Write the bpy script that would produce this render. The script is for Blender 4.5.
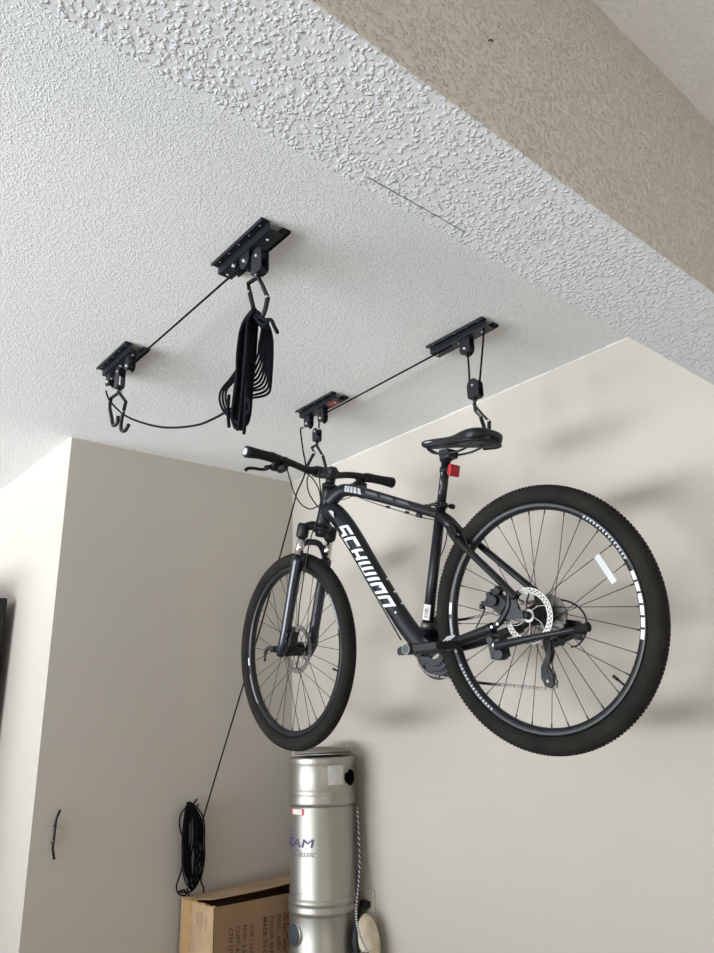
import bpy, math, random
import numpy as np
from mathutils import Vector, Matrix

PI = math.pi
random.seed(7)
for o in list(bpy.data.objects):
    bpy.data.objects.remove(o)
SC = bpy.context.scene
COL = SC.collection

# ------------------------------------------------------------------ camera
H = 1.45                                   # lens height above the garage floor
PITCH, ROLL, YAW, FPX = 0.3209, -0.0266, 0.8613, 739.67
f_ = np.array([math.cos(YAW) * math.cos(PITCH), math.sin(YAW) * math.cos(PITCH), math.sin(PITCH)])
r_ = np.array([math.sin(YAW), -math.cos(YAW), 0.0])
u_ = np.cross(r_, f_)
rr_ = math.cos(ROLL) * r_ + math.sin(ROLL) * u_
uu_ = np.cross(rr_, f_)
cam_d = bpy.data.cameras.new('camera')
cam = bpy.data.objects.new('camera', cam_d)
COL.objects.link(cam)
cam.matrix_world = Matrix(((rr_[0], uu_[0], -f_[0], 0), (rr_[1], uu_[1], -f_[1], 0),
                           (rr_[2], uu_[2], -f_[2], H), (0, 0, 0, 1)))
cam_d.sensor_fit = 'VERTICAL'
cam_d.sensor_height = 24.0
cam_d.lens = FPX * 24.0 / 953.0
cam_d.clip_start = 0.02
SC.camera = cam

# ------------------------------------------------------------------ world, daylight, exposure
w = bpy.data.worlds.new('World')
SC.world = w
w.use_nodes = True
w.node_tree.nodes['Background'].inputs[0].default_value = (0.80, 0.90, 1.0, 1)
w.node_tree.nodes['Background'].inputs[1].default_value = 0.6


def area(name, loc, direction, sx, sy, power, color):
    d = bpy.data.lights.new(name, 'AREA')
    d.shape = 'RECTANGLE'
    d.size, d.size_y = sx, sy
    d.energy = power
    d.color = color
    o = bpy.data.objects.new(name, d)
    COL.objects.link(o)
    o.location = loc
    o.rotation_euler = Vector(direction).to_track_quat('-Z', 'Y').to_euler()
    return o


# daylight entering through the open garage door: sky light, and light bounced up off the driveway
area('door_sky_light', (-5.35, 3.1, 1.2), (1, -0.02, 0.0), 6.0, 2.3, 158, (0.86, 0.93, 1.0))
area('driveway_bounce_light', (-12.0, 2.2, 0.05), (0, 0, 1), 12.0, 13.0, 14200, (0.88, 0.945, 1.0))
area('near_fill_light', (-0.9, -2.2, 0.12), (0.05, 0.25, 1.0), 3.0, 1.8, 84, (1.0, 0.92, 0.82))  # added fill lamp near the floor, brightens the near ceiling and beam side

SC.view_settings.view_transform = 'Standard'
SC.view_settings.look = 'None'
SC.view_settings.exposure = -0.09
SC.view_settings.gamma = 1.0
SC.view_settings.use_curve_mapping = False


# ------------------------------------------------------------------ picture measurements -> real points
def W(x, y, X=None, Y=None, Z=None):
    """the point of the real plane X=, Y= or Z= (height above floor) seen at a pixel of the 714x953 photo"""
    d = rr_ * (x - 357) / FPX - uu_ * (y - 476.5) / FPX + f_
    if X is not None: k = X / d[0]
    elif Y is not None: k = Y / d[1]
    else: k = (Z - H) / d[2]
    p = d * k
    return Vector((p[0], p[1], p[2] + H))


# ------------------------------------------------------------------ materials
def mat(name, color, rough=0.5, metal=0.0, var=0.0, vscale=20.0, bump=0.0, bscale=60.0, spec=0.5, coat=0.0,
        alpha=1.0, transmission=0.0):
    m = bpy.data.materials.new(name)
    m.use_nodes = True
    nt = m.node_tree
    b = nt.nodes['Principled BSDF']
    b.inputs['Roughness'].default_value = rough
    b.inputs['Metallic'].default_value = metal
    b.inputs['Specular IOR Level'].default_value = spec
    b.inputs['Coat Weight'].default_value = coat
    b.inputs['Alpha'].default_value = alpha
    b.inputs['Transmission Weight'].default_value = transmission
    b.inputs['Base Color'].default_value = (*color, 1)
    tc = nt.nodes.new('ShaderNodeTexCoord')
    if var:
        n = nt.nodes.new('ShaderNodeTexNoise')
        n.inputs['Scale'].default_value = vscale
        n.inputs['Detail'].default_value = 4
        r = nt.nodes.new('ShaderNodeValToRGB')
        r.color_ramp.elements[0].position = 0.3
        r.color_ramp.elements[1].position = 0.7
        r.color_ramp.elements[0].color = (*[max(0, c * (1 - var)) for c in color], 1)
        r.color_ramp.elements[1].color = (*[min(1, c * (1 + var)) for c in color], 1)
        nt.links.new(tc.outputs['Object'], n.inputs['Vector'])
        nt.links.new(n.outputs['Fac'], r.inputs['Fac'])
        nt.links.new(r.outputs['Color'], b.inputs['Base Color'])
    if bump:
        n2 = nt.nodes.new('ShaderNodeTexNoise')
        n2.inputs['Scale'].default_value = bscale
        n2.inputs['Detail'].default_value = 2
        bp = nt.nodes.new('ShaderNodeBump')
        bp.inputs['Strength'].default_value = 1.0
        bp.inputs['Distance'].default_value = bump
        nt.links.new(tc.outputs['Object'], n2.inputs['Vector'])
        nt.links.new(n2.outputs['Fac'], bp.inputs['Height'])
        nt.links.new(bp.outputs['Normal'], b.inputs['Normal'])
    return m


def stipple(name, color, dist, scale, rough_amt=0.5):
    """sprayed stipple: small irregular blobs standing on a flat coat"""
    m = mat(name, color, rough=0.9, spec=0.2)
    nt = m.node_tree
    b = nt.nodes['Principled BSDF']
    tc = nt.nodes.new('ShaderNodeTexCoord')
    wn = nt.nodes.new('ShaderNodeTexNoise')
    wn.inputs['Scale'].default_value = scale * 0.8
    mixv = nt.nodes.new('ShaderNodeMix')
    mixv.data_type = 'VECTOR'
    mixv.inputs[0].default_value = 0.012
    v = nt.nodes.new('ShaderNodeTexVoronoi')
    v.feature = 'SMOOTH_F1'
    v.inputs['Smoothness'].default_value = 0.35
    v.inputs['Scale'].default_value = scale
    r = nt.nodes.new('ShaderNodeMapRange')
    r.interpolation_type = 'SMOOTHSTEP'
    r.inputs['From Min'].default_value = 0.62
    r.inputs['From Max'].default_value = 0.12
    n = nt.nodes.new('ShaderNodeTexNoise')
    n.inputs['Scale'].default_value = scale * 0.55
    n.inputs['Detail'].default_value = 3
    r2 = nt.nodes.new('ShaderNodeMapRange')
    r2.interpolation_type = 'SMOOTHSTEP'
    r2.inputs['From Min'].default_value = 0.22
    r2.inputs['From Max'].default_value = 0.56
    mu = nt.nodes.new('ShaderNodeMath')
    mu.operation = 'MULTIPLY'
    ad = nt.nodes.new('ShaderNodeMath')
    ad.operation = 'MULTIPLY_ADD'
    ad.inputs[1].default_value = rough_amt
    bp = nt.nodes.new('ShaderNodeBump')
    bp.inputs['Distance'].default_value = dist
    L_ = nt.links.new
    L_(tc.outputs['Object'], wn.inputs['Vector'])
    L_(tc.outputs['Object'], mixv.inputs[4])
    L_(wn.outputs['Color'], mixv.inputs[5])
    L_(mixv.outputs[1], v.inputs['Vector'])
    L_(tc.outputs['Object'], n.inputs['Vector'])
    L_(v.outputs['Distance'], r.inputs['Value'])
    L_(n.outputs['Fac'], r2.inputs['Value'])
    L_(r.outputs['Result'], mu.inputs[0])
    L_(r2.outputs['Result'], mu.inputs[1])
    L_(n.outputs['Fac'], ad.inputs[0])
    L_(mu.outputs[0], ad.inputs[2])
    L_(ad.outputs[0], bp.inputs['Height'])
    L_(bp.outputs['Normal'], b.inputs['Normal'])
    return m


M = dict(
    ceiling=stipple('ceiling_stipple', (0.80, 0.795, 0.785), 0.0011, 180),
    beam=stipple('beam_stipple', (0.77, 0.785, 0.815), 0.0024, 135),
    beamshade=stipple('beam_shade_stipple', (0.60, 0.575, 0.54), 0.0028, 150),  # darker and warmer than the underside: the side's shade put into the colour
    wall=mat('wall_paint', (0.500, 0.460, 0.406), 0.7, var=0.015, vscale=1.6, bump=0.0006, bscale=140, spec=0.3),
    caulk=mat('caulk', (0.80, 0.78, 0.73), 0.7),
    floor=mat('concrete', (0.34, 0.33, 0.31), 0.75, var=0.12, vscale=3, bump=0.001, bscale=60),
    frame=mat('satin_black_paint', (0.0065, 0.0075, 0.010), 0.42, var=0.1, vscale=30, coat=0.05, spec=0.35),
    navy=mat('dark_navy_paint', (0.008, 0.011, 0.020), 0.30, coat=0.2),
    black=mat('black_plastic', (0.007, 0.0075, 0.009), 0.5, spec=0.35),
    blacksat=mat('black_steel', (0.008, 0.0095, 0.0135), 0.42, spec=0.4),
    rubber=mat('tyre_rubber', (0.0165, 0.0148, 0.0125), 0.88, spec=0.2, var=0.35, vscale=9, bump=0.0006, bscale=300),
    grip=mat('grip_rubber', (0.008, 0.0085, 0.010), 0.75, spec=0.3, bump=0.0006, bscale=500),
    rim=mat('black_rim', (0.009, 0.010, 0.012), 0.35, spec=0.4),
    spoke=mat('black_spoke', (0.02, 0.018, 0.016), 0.45),
    steel=mat('rotor_steel', (0.26, 0.25, 0.232), 0.42, metal=1.0),
    dull=mat('dull_steel', (0.20, 0.19, 0.175), 0.45, metal=0.9),
    chain=mat('chain_steel', (0.15, 0.135, 0.12), 0.45, metal=0.8),
    chrome=mat('stanchion_chrome', (0.62, 0.61, 0.59), 0.16, metal=1.0),
    zinc=mat('zinc_bolt', (0.62, 0.63, 0.65), 0.35, metal=0.6),
    white=mat('white_lettering', (0.80, 0.81, 0.82), 0.45),
    grey=mat('grey_decal', (0.40, 0.42, 0.45), 0.45),
    dim=mat('dim_grey_decal', (0.10, 0.105, 0.115), 0.45),
    sticker=mat('white_sticker', (0.75, 0.73, 0.70), 0.5),
    ink=mat('black_ink', (0.03, 0.03, 0.03), 0.6),
    red=mat('red_reflector', (0.42, 0.005, 0.009), 0.3, coat=0.15, spec=0.3),
    redlabel=mat('red_label', (0.55, 0.03, 0.05), 0.5),
    redsticker=mat('faded_red_print', (0.32, 0.07, 0.05), 0.6),
    saddle=mat('saddle_vinyl', (0.008, 0.009, 0.012), 0.42, spec=0.35, bump=0.0003, bscale=400),
    rope=mat('black_rope', (0.006, 0.007, 0.010), 0.9, spec=0.15, bump=0.0012, bscale=420),
    can=mat('brushed_silver_paint', (0.37, 0.355, 0.315), 0.40, metal=0.85, var=0.02, vscale=8),
    candark=mat('recess_shade', (0.003, 0.003, 0.003), 0.9, spec=0.0),  # shade inside the exhaust opening and lid gap put into the colour
    canbase=mat('dark_grey_base', (0.06, 0.06, 0.062), 0.5),
    cap=mat('slate_cap', (0.045, 0.055, 0.068), 0.45),
    label=mat('pale_paper_label', (0.55, 0.54, 0.51), 0.6, var=0.12, vscale=60),
    purple=mat('purple_print', (0.075, 0.05, 0.16), 0.5),
    greyink=mat('grey_print', (0.17, 0.16, 0.19), 0.5),
    card=mat('cardboard', (0.27, 0.165, 0.09), 0.85, var=0.08, vscale=7),
    cardlit=mat('cardboard_lit', (0.42, 0.28, 0.165), 0.85, var=0.14, vscale=9),  # paler copy of the cardboard: light on end and flap put into the colour
    tape=mat('brown_tape', (0.44, 0.27, 0.12), 0.4, var=0.15, vscale=14),
    smudge=mat('faded_print', (0.30, 0.20, 0.13), 0.9, var=0.2, vscale=90),
    lidtop=mat('dusty_lid', (0.20, 0.185, 0.16), 0.6),
    cardink=mat('brown_box_ink', (0.085, 0.035, 0.028), 0.8),
    cardred=mat('red_box_ink', (0.36, 0.02, 0.018), 0.8),
    plate=mat('ivory_plate', (0.50, 0.47, 0.39), 0.4),
    pad=mat('beige_pad', (0.62, 0.53, 0.40), 0.8, var=0.2, vscale=24, bump=0.003, bscale=30),
    reflector=mat('clear_reflector', (0.70, 0.71, 0.71), 0.2, alpha=0.62, coat=0.5),
)


# ------------------------------------------------------------------ mesh building
def smooth_path(pts, n=6, closed=False):
    P = [Vector(p) for p in pts]
    out = []
    N = len(P)
    rng = range(N if closed else N - 1)
    for i in rng:
        if closed:
            p0, p1, p2, p3 = P[(i - 1) % N], P[i], P[(i + 1) % N], P[(i + 2) % N]
        else:
            p0, p1, p2, p3 = P[max(i - 1, 0)], P[i], P[i + 1], P[min(i + 2, N - 1)]
        for k in range(n):
            t = k / n
            out.append(0.5 * ((2 * p1) + (p2 - p0) * t + (2 * p0 - 5 * p1 + 4 * p2 - p3) * t * t
                              + (3 * p1 - p0 - 3 * p2 + p3) * t ** 3))
    if not closed:
        out.append(P[-1])
    return out


class MB:
    def __init__(s):
        s.v, s.f, s.sm, s.mi, s.fn = [], [], [], [], None

    def add(s, verts, faces, smooth=False, mi=0):
        b = len(s.v)
        s.v += [tuple(s.fn(Vector(p))) if s.fn else tuple(p) for p in verts]
        s.f += [tuple(i + b for i in f) for f in faces]
        s.sm += [smooth] * len(faces)
        s.mi += [mi] * len(faces)
        return s

    def box(s, c, size, rot=None, mi=0):
        c = Vector(c)
        V = []
        for i in (-1, 1):
            for j in (-1, 1):
                for k in (-1, 1):
                    p = Vector((i * size[0] / 2, j * size[1] / 2, k * size[2] / 2))
                    if rot is not None: p = rot @ p
                    V.append(c + p)
        return s.add(V, [(0, 1, 3, 2), (4, 6, 7, 5), (0, 4, 5, 1), (2, 3, 7, 6), (0, 2, 6, 4), (1, 5, 7, 3)], mi=mi)

    def tube(s, path, r, seg=12, caps=True, closed=False, flat=1.0, up=None, mi=0, smooth=True):
        """swept circle (or ellipse: flat scales the second axis); r a number or one per point"""
        P = [Vector(p) for p in path]
        n = len(P)
        R = [r] * n if not hasattr(r, '__len__') else list(r)
        T = []
        for i in range(n):
            if closed: t = P[(i + 1) % n] - P[i - 1]
            else: t = P[min(i + 1, n - 1)] - P[max(i - 1, 0)]
            T.append(t.normalized() if t.length > 1e-9 else Vector((0, 0, 1)))
        a = Vector(up) if up is not None else (Vector((0, 0, 1)) if abs(T[0].z) < 0.9 else Vector((1, 0, 0)))
        V = []
        for i in range(n):
            a = a - T[i] * a.dot(T[i])
            a = a.normalized() if a.length > 1e-6 else T[i].orthogonal().normalized()
            b = T[i].cross(a)
            for k in range(seg):
                th = 2 * PI * k / seg + (PI / 4 if seg == 4 else 0)
                V.append(P[i] + a * (R[i] * math.cos(th)) + b * (R[i] * flat * math.sin(th)))
            if up is not None: a = Vector(up)
        F = []
        for i in range(n if closed else n - 1):
            j = (i + 1) % n
            for k in range(seg):
                l = (k + 1) % seg
                F.append((i * seg + k, i * seg + l, j * seg + l, j * seg + k))
        s.add(V, F, smooth=smooth and seg > 4, mi=mi)
        if caps and not closed:
            b0 = len(s.v) - len(V)
            s.f += [tuple(b0 + k for k in reversed(range(seg))), tuple(b0 + (n - 1) * seg + k for k in range(seg))]
            s.sm += [False, False]
            s.mi += [mi, mi]
        return s

    def cyl(s, p0, p1, r0, r1=None, seg=16, mi=0):
        return s.tube([p0, p1], [r0, r0 if r1 is None else r1], seg, mi=mi)

    def revolve(s, c, axis, prof, seg=48, closed=False, smooth=True, mi=0):
        """profile of (radius, height along axis)"""
        c, ax = Vector(c), Vector(axis).normalized()
        a = ax.orthogonal().normalized()
        b = ax.cross(a)
        V = []
        for k in range(seg):
            th = 2 * PI * k / seg
            d = a * math.cos(th) + b * math.sin(th)
            for (r, h) in prof: V.append(c + d * r + ax * h)
        n = len(prof)
        F = []
        for k in range(seg):
            l = (k + 1) % seg
            for i in range(n if closed else n - 1):
                j = (i + 1) % n
                F.append((k * n + i, l * n + i, l * n + j, k * n + j))
        s.add(V, F, smooth=smooth, mi=mi)
        if not closed:
            b0 = len(s.v) - len(V)
            for i in (0, n - 1):
                if prof[i][0] > 1e-5:
                    s.f.append(tuple(b0 + k * n + i for k in range(seg)))
                    s.sm.append(False)
                    s.mi.append(mi)
        return s

    def prism(s, poly, off, mi=0):
        """polygon (3d points) pushed through by the vector off"""
        P = [Vector(p) for p in poly]
        n = len(P)
        off = Vector(off)
        V = P + [p + off for p in P]
        F = [tuple(reversed(range(n))), tuple(range(n, 2 * n))] + [(i, (i + 1) % n, n + (i + 1) % n, n + i) for i in range(n)]
        return s.add(V, F, mi=mi)

    def ellipsoid(s, c, rad, rot=None, seg=20, rings=12, mi=0):
        c = Vector(c)
        V = []
        for i in range(rings + 1):
            ph = PI * i / rings
            for k in range(seg):
                th = 2 * PI * k / seg
                p = Vector((rad[0] * math.sin(ph) * math.cos(th), rad[1] * math.sin(ph) * math.sin(th), rad[2] * math.cos(ph)))
                V.append(c + (rot @ p if rot is not None else p))
        F = [(i * seg + k, i * seg + (k + 1) % seg, (i + 1) * seg + (k + 1) % seg, (i + 1) * seg + k)
             for i in range(rings) for k in range(seg)]
        return s.add(V, F, smooth=True, mi=mi)

    def obj(s, name, m, parent=None, bevel=0.0, kind=None, label=None):
        me = bpy.data.meshes.new(name)
        me.from_pydata(s.v, [], s.f)
        for mm in (m if isinstance(m, (list, tuple)) else [m]): me.materials.append(mm)
        for p, sm, mi in zip(me.polygons, s.sm, s.mi):
            p.use_smooth = sm
            p.material_index = mi
        import bmesh
        bm = bmesh.new()
        bm.from_mesh(me)
        bmesh.ops.recalc_face_normals(bm, faces=bm.faces)
        bm.to_mesh(me)
        bm.free()
        me.update()
        o = bpy.data.objects.new(name, me)
        COL.objects.link(o)
        if parent is not None: o.parent = parent
        if bevel:
            md = o.modifiers.new('bevel', 'BEVEL')
            md.width = bevel
            md.segments = 2
            md.limit_method = 'ANGLE'
            md.angle_limit = 0.7
        if kind: o['kind'] = kind
        if label: o['label'] = label
        return o


def thing(name, label, cat, loc=(0, 0, 0), group=None, mw=None):
    o = bpy.data.objects.new(name, None)
    COL.objects.link(o)
    o.empty_display_size = 0.05
    if mw is not None: o.matrix_world = mw
    else: o.location = loc
    return tag(o, label, cat, group)


def tag(o, label, cat, group=None):
    o['label'] = label
    o['category'] = cat
    if group: o['group'] = group
    return o


def text_tris(txt, size, shear=0.0, align='LEFT', bold=0.0, spacing=1.0):
    c = bpy.data.curves.new('lettering', 'FONT')
    c.body = txt
    c.size = size
    c.shear = shear
    c.align_x = align
    c.offset = bold
    c.space_character = spacing
    c.resolution_u = 3
    o = bpy.data.objects.new('lettering', c)
    COL.objects.link(o)
    me = o.to_mesh()
    V = [v.co.copy() for v in me.vertices]
    F = [tuple(p.vertices) for p in me.polygons]
    o.to_mesh_clear()
    bpy.data.objects.remove(o)
    bpy.data.curves.remove(c)
    return V, F


# ================================================================== THE SETTING
def struct(name, mb, m):
    return mb.obj(name, m, kind='structure')


ZC = H + 1.22                                # ceiling height
XW = 2.172
struct('floor', MB().box((-1.2, 1.0, -0.05), (8.2, 11.0, 0.1)), M['floor'])
# ceiling over the far bay and over the near bay
struct('ceiling', MB().box((-1.2, 1.0, ZC + 0.05), (8.2, 11.0, 0.1)), M['ceiling'])
struct('wall_right', MB().box((XW + 0.1, 0.6, ZC / 2), (0.2, 8.4, ZC)), M['wall'])
A0, A1 = (1.019, 3.099), (XW + 0.1, 3.051)
mb = MB()
mb.prism([(A0[0], A0[1], 0), (A1[0], A1[1], 0), (A1[0], 6.3, 0), (0.96, 6.3, 0)], (0, 0, ZC))
struct('wall_closet', mb, M['wall'])
struct('wall_back', MB().box((-2.05, 6.3, ZC / 2), (6.1, 0.2, ZC)), M['wall'])
struct('wall_front', MB().box((-1.45, -3.6, ZC / 2), (7.3, 0.2, ZC)), M['wall'])
# wall with the open garage door (daylight side)
mb = MB()
mb.box((-5.1, -1.75, ZC / 2), (0.2, 3.9, ZC))
mb.box((-5.1, 6.15, ZC / 2), (0.2, 0.1, ZC))
mb.box((-5.1, 3.15, ZC - 0.1), (0.2, 5.9, 0.2))
struct('wall_left', mb, M['wall'])
# dropped beam
BZ = H + 0.7265
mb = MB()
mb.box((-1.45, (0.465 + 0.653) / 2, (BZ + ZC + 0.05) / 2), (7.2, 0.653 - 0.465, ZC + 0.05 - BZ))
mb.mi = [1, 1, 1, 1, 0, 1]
beam = mb.obj('trim_1', [M['beam'], M['beamshade']], kind='structure', bevel=0.003)
# caulk bead where the ceiling meets the walls
def bead(p0, p1, name):
    n = 90
    pts, rad = [], []
    for i in range(n + 1):
        t = i / n
        pts.append(Vector(p0).lerp(Vector(p1), t) + Vector((0, 0, random.uniform(-0.0015, 0.001))))
        rad.append(random.uniform(0.0006, 0.0032))
    struct(name, MB().tube(pts, rad, 6), M['caulk'])
bead((XW, 3.05, ZC - 0.001), (XW, 0.66, ZC - 0.001), 'trim_2')
bead((A0[0], A0[1], ZC - 0.001), (0.985, 5.0, ZC - 0.001), 'trim_3')
bead((A0[0], A0[1], ZC - 0.001), (XW, 3.055, ZC - 0.001), 'trim_4')

# marks in the plaster
mb = MB()
cr = smooth_path([(0.575, 0.6305, BZ), (0.64, 0.6298, BZ), (0.70, 0.6292, BZ), (0.777, 0.629, BZ)], 8)
mb.tube([p + Vector((0, random.uniform(-0.0006, 0.0006), 0)) for p in cr], [0.00045 + 0.0003 * random.random() for _ in cr], 5)
tag(mb.obj('plaster_crack', M['ink']), 'thin dark hairline crack along the stippled underside of the beam', 'crack')
q = W(490, 41, Y=0.465)
mb = MB().tube([q + Vector((-0.004, -0.001, -0.003)), q + Vector((0, -0.002, 0.001)), q + Vector((0.005, -0.001, 0.002))], 0.0011, 6)
tag(mb.obj('nail', M['ink']), 'tiny bent dark nail sticking out of the shaded beam side', 'nail')


# ================================================================== BICYCLE
def rotm(rx, ry, rz):
    return Matrix.Rotation(rz, 3, 'Z') @ Matrix.Rotation(ry, 3, 'Y') @ Matrix.Rotation(rx, 3, 'X')


BR = rotm(-0.0663, 0.0005, 1.6134)
BT = Vector((1.7097, 1.2327, 0.2692 + H))
BMW = Matrix.Translation(BT) @ BR.to_4x4()


def L(x, y, yl=0.0):
    """bike-local point in its own plane y=yl (x forward, y to the rider's left, z up)"""
    d = rr_ * (x - 357) / FPX - uu_ * (y - 476.5) / FPX + f_
    o = BR.transposed() @ (Vector((0, 0, H)) - BT)
    d = BR.transposed() @ Vector(d)
    k = (yl - o.y) / d.y
    return o + d * k


bike = thing('bicycle', 'black hardtail mountain bike with white down tube lettering hung from the ceiling hoist', 'bicycle', mw=BMW)
Y3 = Vector((0, 1, 0))
# steering frame
HB = Vector((0.888, 0, 0.432))
U = Vector((-0.358, 0, 0.934)).normalized()
FW = Vector((U.z, 0, -U.x))                  # forward, square to the steering axis
HT = HB + U * 0.1455
STR = Matrix.Rotation(-0.0723, 3, U)
S = lambda v: HB + STR @ (Vector(v) - HB)
FA = Vector((1.1023, 0, 0))
BB = Vector((0.437, 0, -0.055))
ST = Vector((0.313, 0, 0.3664))
SD = (ST - BB).normalized()

# ---- frame
mb = MB()
mb.tube([HB - U * 0.004, HB + U * 0.02, HB + U * 0.07, HT - U * 0.02, HT + U * 0.003], [0.029, 0.027, 0.025, 0.026, 0.028], 24)
# top tube, humped at the front
tt = smooth_path([(0.835, 0, 0.515), (0.79, 0, 0.533), (0.745, 0, 0.535), (0.663, 0, 0.506), (0.485, 0, 0.427), (0.318, 0, 0.350)], 8)
n = len(tt)
mb.tube(tt, [0.030 - 0.014 * min(1, i / n * 1.25) for i in range(n)], 20, flat=0.85, up=(0, 0, 1))
# down tube
dt = smooth_path([(0.868, 0, 0.488), (0.81, 0, 0.462), (0.735, 0, 0.372), (0.629, 0, 0.205), (0.515, 0, 0.035), (0.44, 0, -0.050)], 8)
n = len(dt)
DTR = [0.033 + 0.003 * math.sin(PI * min(1, i / n * 1.4)) for i in range(n)]
mb.tube(dt, DTR, 28, flat=0.82, up=(-0.8, 0, 0.57))
# seat tube
mb.tube([BB, ST + SD * 0.012], [0.0175, 0.0165], 20)
mb.cyl(BB + Y3 * 0.037, BB - Y3 * 0.037, 0.024, seg=24)
mb.tube(smooth_path([BB + Vector((0.03, 0, 0.02)), BB + Vector((0, 0, 0.0)), BB + Vector((-0.03, 0, 0.03))], 5), 0.027, 14)
# wishbone and seat stays
mb.tube([(0.318, 0, 0.350), (0.285, 0, 0.318), (0.262, 0, 0.290)], [0.017, 0.020, 0.019], 16, flat=1.2)
mb.tube(smooth_path([(0.272, 0.0, 0.302), (0.252, 0.034, 0.277), (0.225, 0.046, 0.248)], 4), 0.0125, 12)
mb.tube(smooth_path([(0.272, 0.0, 0.302), (0.252, -0.034, 0.277), (0.225, -0.046, 0.248)], 4), 0.0125, 12)
for s in (1, -1):
    mb.tube(smooth_path([(0.232, s * 0.044, 0.255), (0.15, s * 0.052, 0.172), (0.09, s * 0.058, 0.112), (0.045, s * 0.066, 0.066), (0.026, s * 0.068, 0.046)], 5), 0.0105, 12, flat=1.15)
    # chain stays
    mb.tube(smooth_path([(0.425, s * 0.022, -0.055), (0.375, s * 0.040, -0.060), (0.30, s * 0.050, -0.056), (0.20, s * 0.060, -0.040), (0.115, s * 0.067, -0.024)], 5),
            [0.0155] * 21, 12, flat=1.0)
    mb.tube(smooth_path([(0.16, s * 0.064, -0.033), (0.10, s * 0.068, -0.018), (0.070, s * 0.069, 0.004), (0.052, s * 0.069, 0.030), (0.046, s * 0.068, 0.066)], 5), 0.0095, 10)
    # dropout plate
    mb.prism([(0.078, s * 0.066, -0.004), (0.060, s * 0.066, 0.018), (0.048, s * 0.066, 0.055), (0.026, s * 0.066, 0.05),
              (0.020, s * 0.066, 0.014), (0.010, s * 0.066, 0.006), (0.008, s * 0.066, -0.010), (0.026, s * 0.066, -0.012), (0.050, s * 0.066, -0.008)], (0, s * 0.006, 0))
mb.cyl((0.333, 0.045, -0.058), (0.333, -0.045, -0.058), 0.009)
# gusset at the seat cluster, rear bridge
mb.prism([(0.405, -0.006, 0.388), (0.33, -0.006, 0.366), (0.322, -0.006, 0.330)], (0, 0.012, 0))
frame = mb.obj('frame', M['frame'], bike)

# headset rings
MB().cyl(HB - U * 0.014, HB - U * 0.003, 0.030, 0.031, 24).obj('headset_cup', M['black'], bike)
mb = MB().cyl(HT + U * 0.002, HT + U * 0.014, 0.030, 0.026, 24)
mb.cyl(HT + U * 0.014, HT + U * 0.036, 0.0185, seg=20)
mb.obj('headset', M['black'], bike)

# ---- lettering on the down tube
DA, DB = Vector((0.735, 0, 0.372)), Vector((0.515, 0, 0.035))
DD = (DB - DA).normalized()                  # reading direction, towards the bottom bracket
DN = Vector((-DD.z, 0, DD.x))
if DN.x > 0: DN = -DN                        # letter "up": rear/up side
def tube_center(t):
    """point of the down tube centre line at distance t along DD from DA"""
    best = None
    for i in range(len(dt) - 1):
        a, b = (dt[i] - DA).dot(DD), (dt[i + 1] - DA).dot(DD)
        if a <= t <= b:
            k = (t - a) / (b - a)
            return dt[i].lerp(dt[i + 1], k), DTR[i]
    return DA + DD * t, 0.034
def on_tube(t, ang, lift=0.0008):
    c, r = tube_center(t)
    return c + DN * ((r + lift) * math.sin(ang)) + Y3 * ((r * 0.82 + lift) * math.cos(ang))
GL = {  # blocky letters as rectangles x0,y0,x1,y1 in a unit cell
    'S': (1.0, [(0, .8, 1, 1), (0, .42, .24, .8), (0, .4, 1, .6), (.76, .2, 1, .6), (0, 0, 1, .2)]),
    'C': (1.0, [(0, .78, 1, 1), (0, 0, .25, 1), (0, 0, 1, .22)]),
    'H': (1.0, [(0, 0, .25, 1), (.75, 0, 1, 1), (0, .4, 1, .62)]),
    'W': (1.3, [(0, 0, .2, 1), (.4, .0, .6, 1), (.8, 0, 1, 1), (0, 0, 1, .22)]),
    'I': (0.28, [(0, 0, 1, 1)]),
    'N': (1.0, [(0, 0, .25, 1), (.75, 0, 1, 1), (0, .78, 1, 1)]),
}
T0 = (L(341, 527, 0.025) - DA).dot(DD)
T1 = (L(389.5, 605, 0.028) - DA).dot(DD)
word = 'SCHWINN'
gap = 0.22
tot = sum(GL[c][0] for c in word) + gap * (len(word) - 1)
unit = (T1 - T0) / tot
x = 0.0
A_LO, A_HI = math.radians(-48), math.radians(42)
for ch in word:
    wd, rects = GL[ch]
    mb = MB()
    for (x0, y0, x1, y1) in rects:
        nx, ny = 3, 5
        V, F = [], []
        for i in range(nx + 1):
            for j in range(ny + 1):
                lx, ly = x0 + (x1 - x0) * i / nx, y0 + (y1 - y0) * j / ny
                t = T0 + unit * (x + lx * wd + (ly - 0.5) * 0.80)
                V.append(on_tube(t, A_LO + (A_HI - A_LO) * ly))
        for i in range(nx):
            for j in range(ny):
                a = i * (ny + 1) + j
                F.append((a, a + 1, a + ny + 2, a + ny + 1))
        mb.add(V, F, smooth=True)
    mb.obj('letter', M['white'], frame, label='white block letter %s on the down tube' % ch)
    x += wd + gap


def patch(quads, m, name, lab=None, par=None):
    """small decal strips given as lists of 4 local corner points"""
    mb = MB()
    for qd in quads: mb.add(qd, [(0, 1, 2, 3)])
    return mb.obj(name, m, par or frame, label=lab)


# triangle badge at the head of the down tube
c_ = [L(329, 511, 0.034), L(334.5, 518, 0.034), L(334.2, 512, 0.034), L(331.5, 510.3, 0.034)]
c_ = [p + Vector((0, 0.003, 0)) for p in c_]
patch([c_], M['grey'], 'decal', 'pale grey wedge decal near the head tube')
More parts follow.
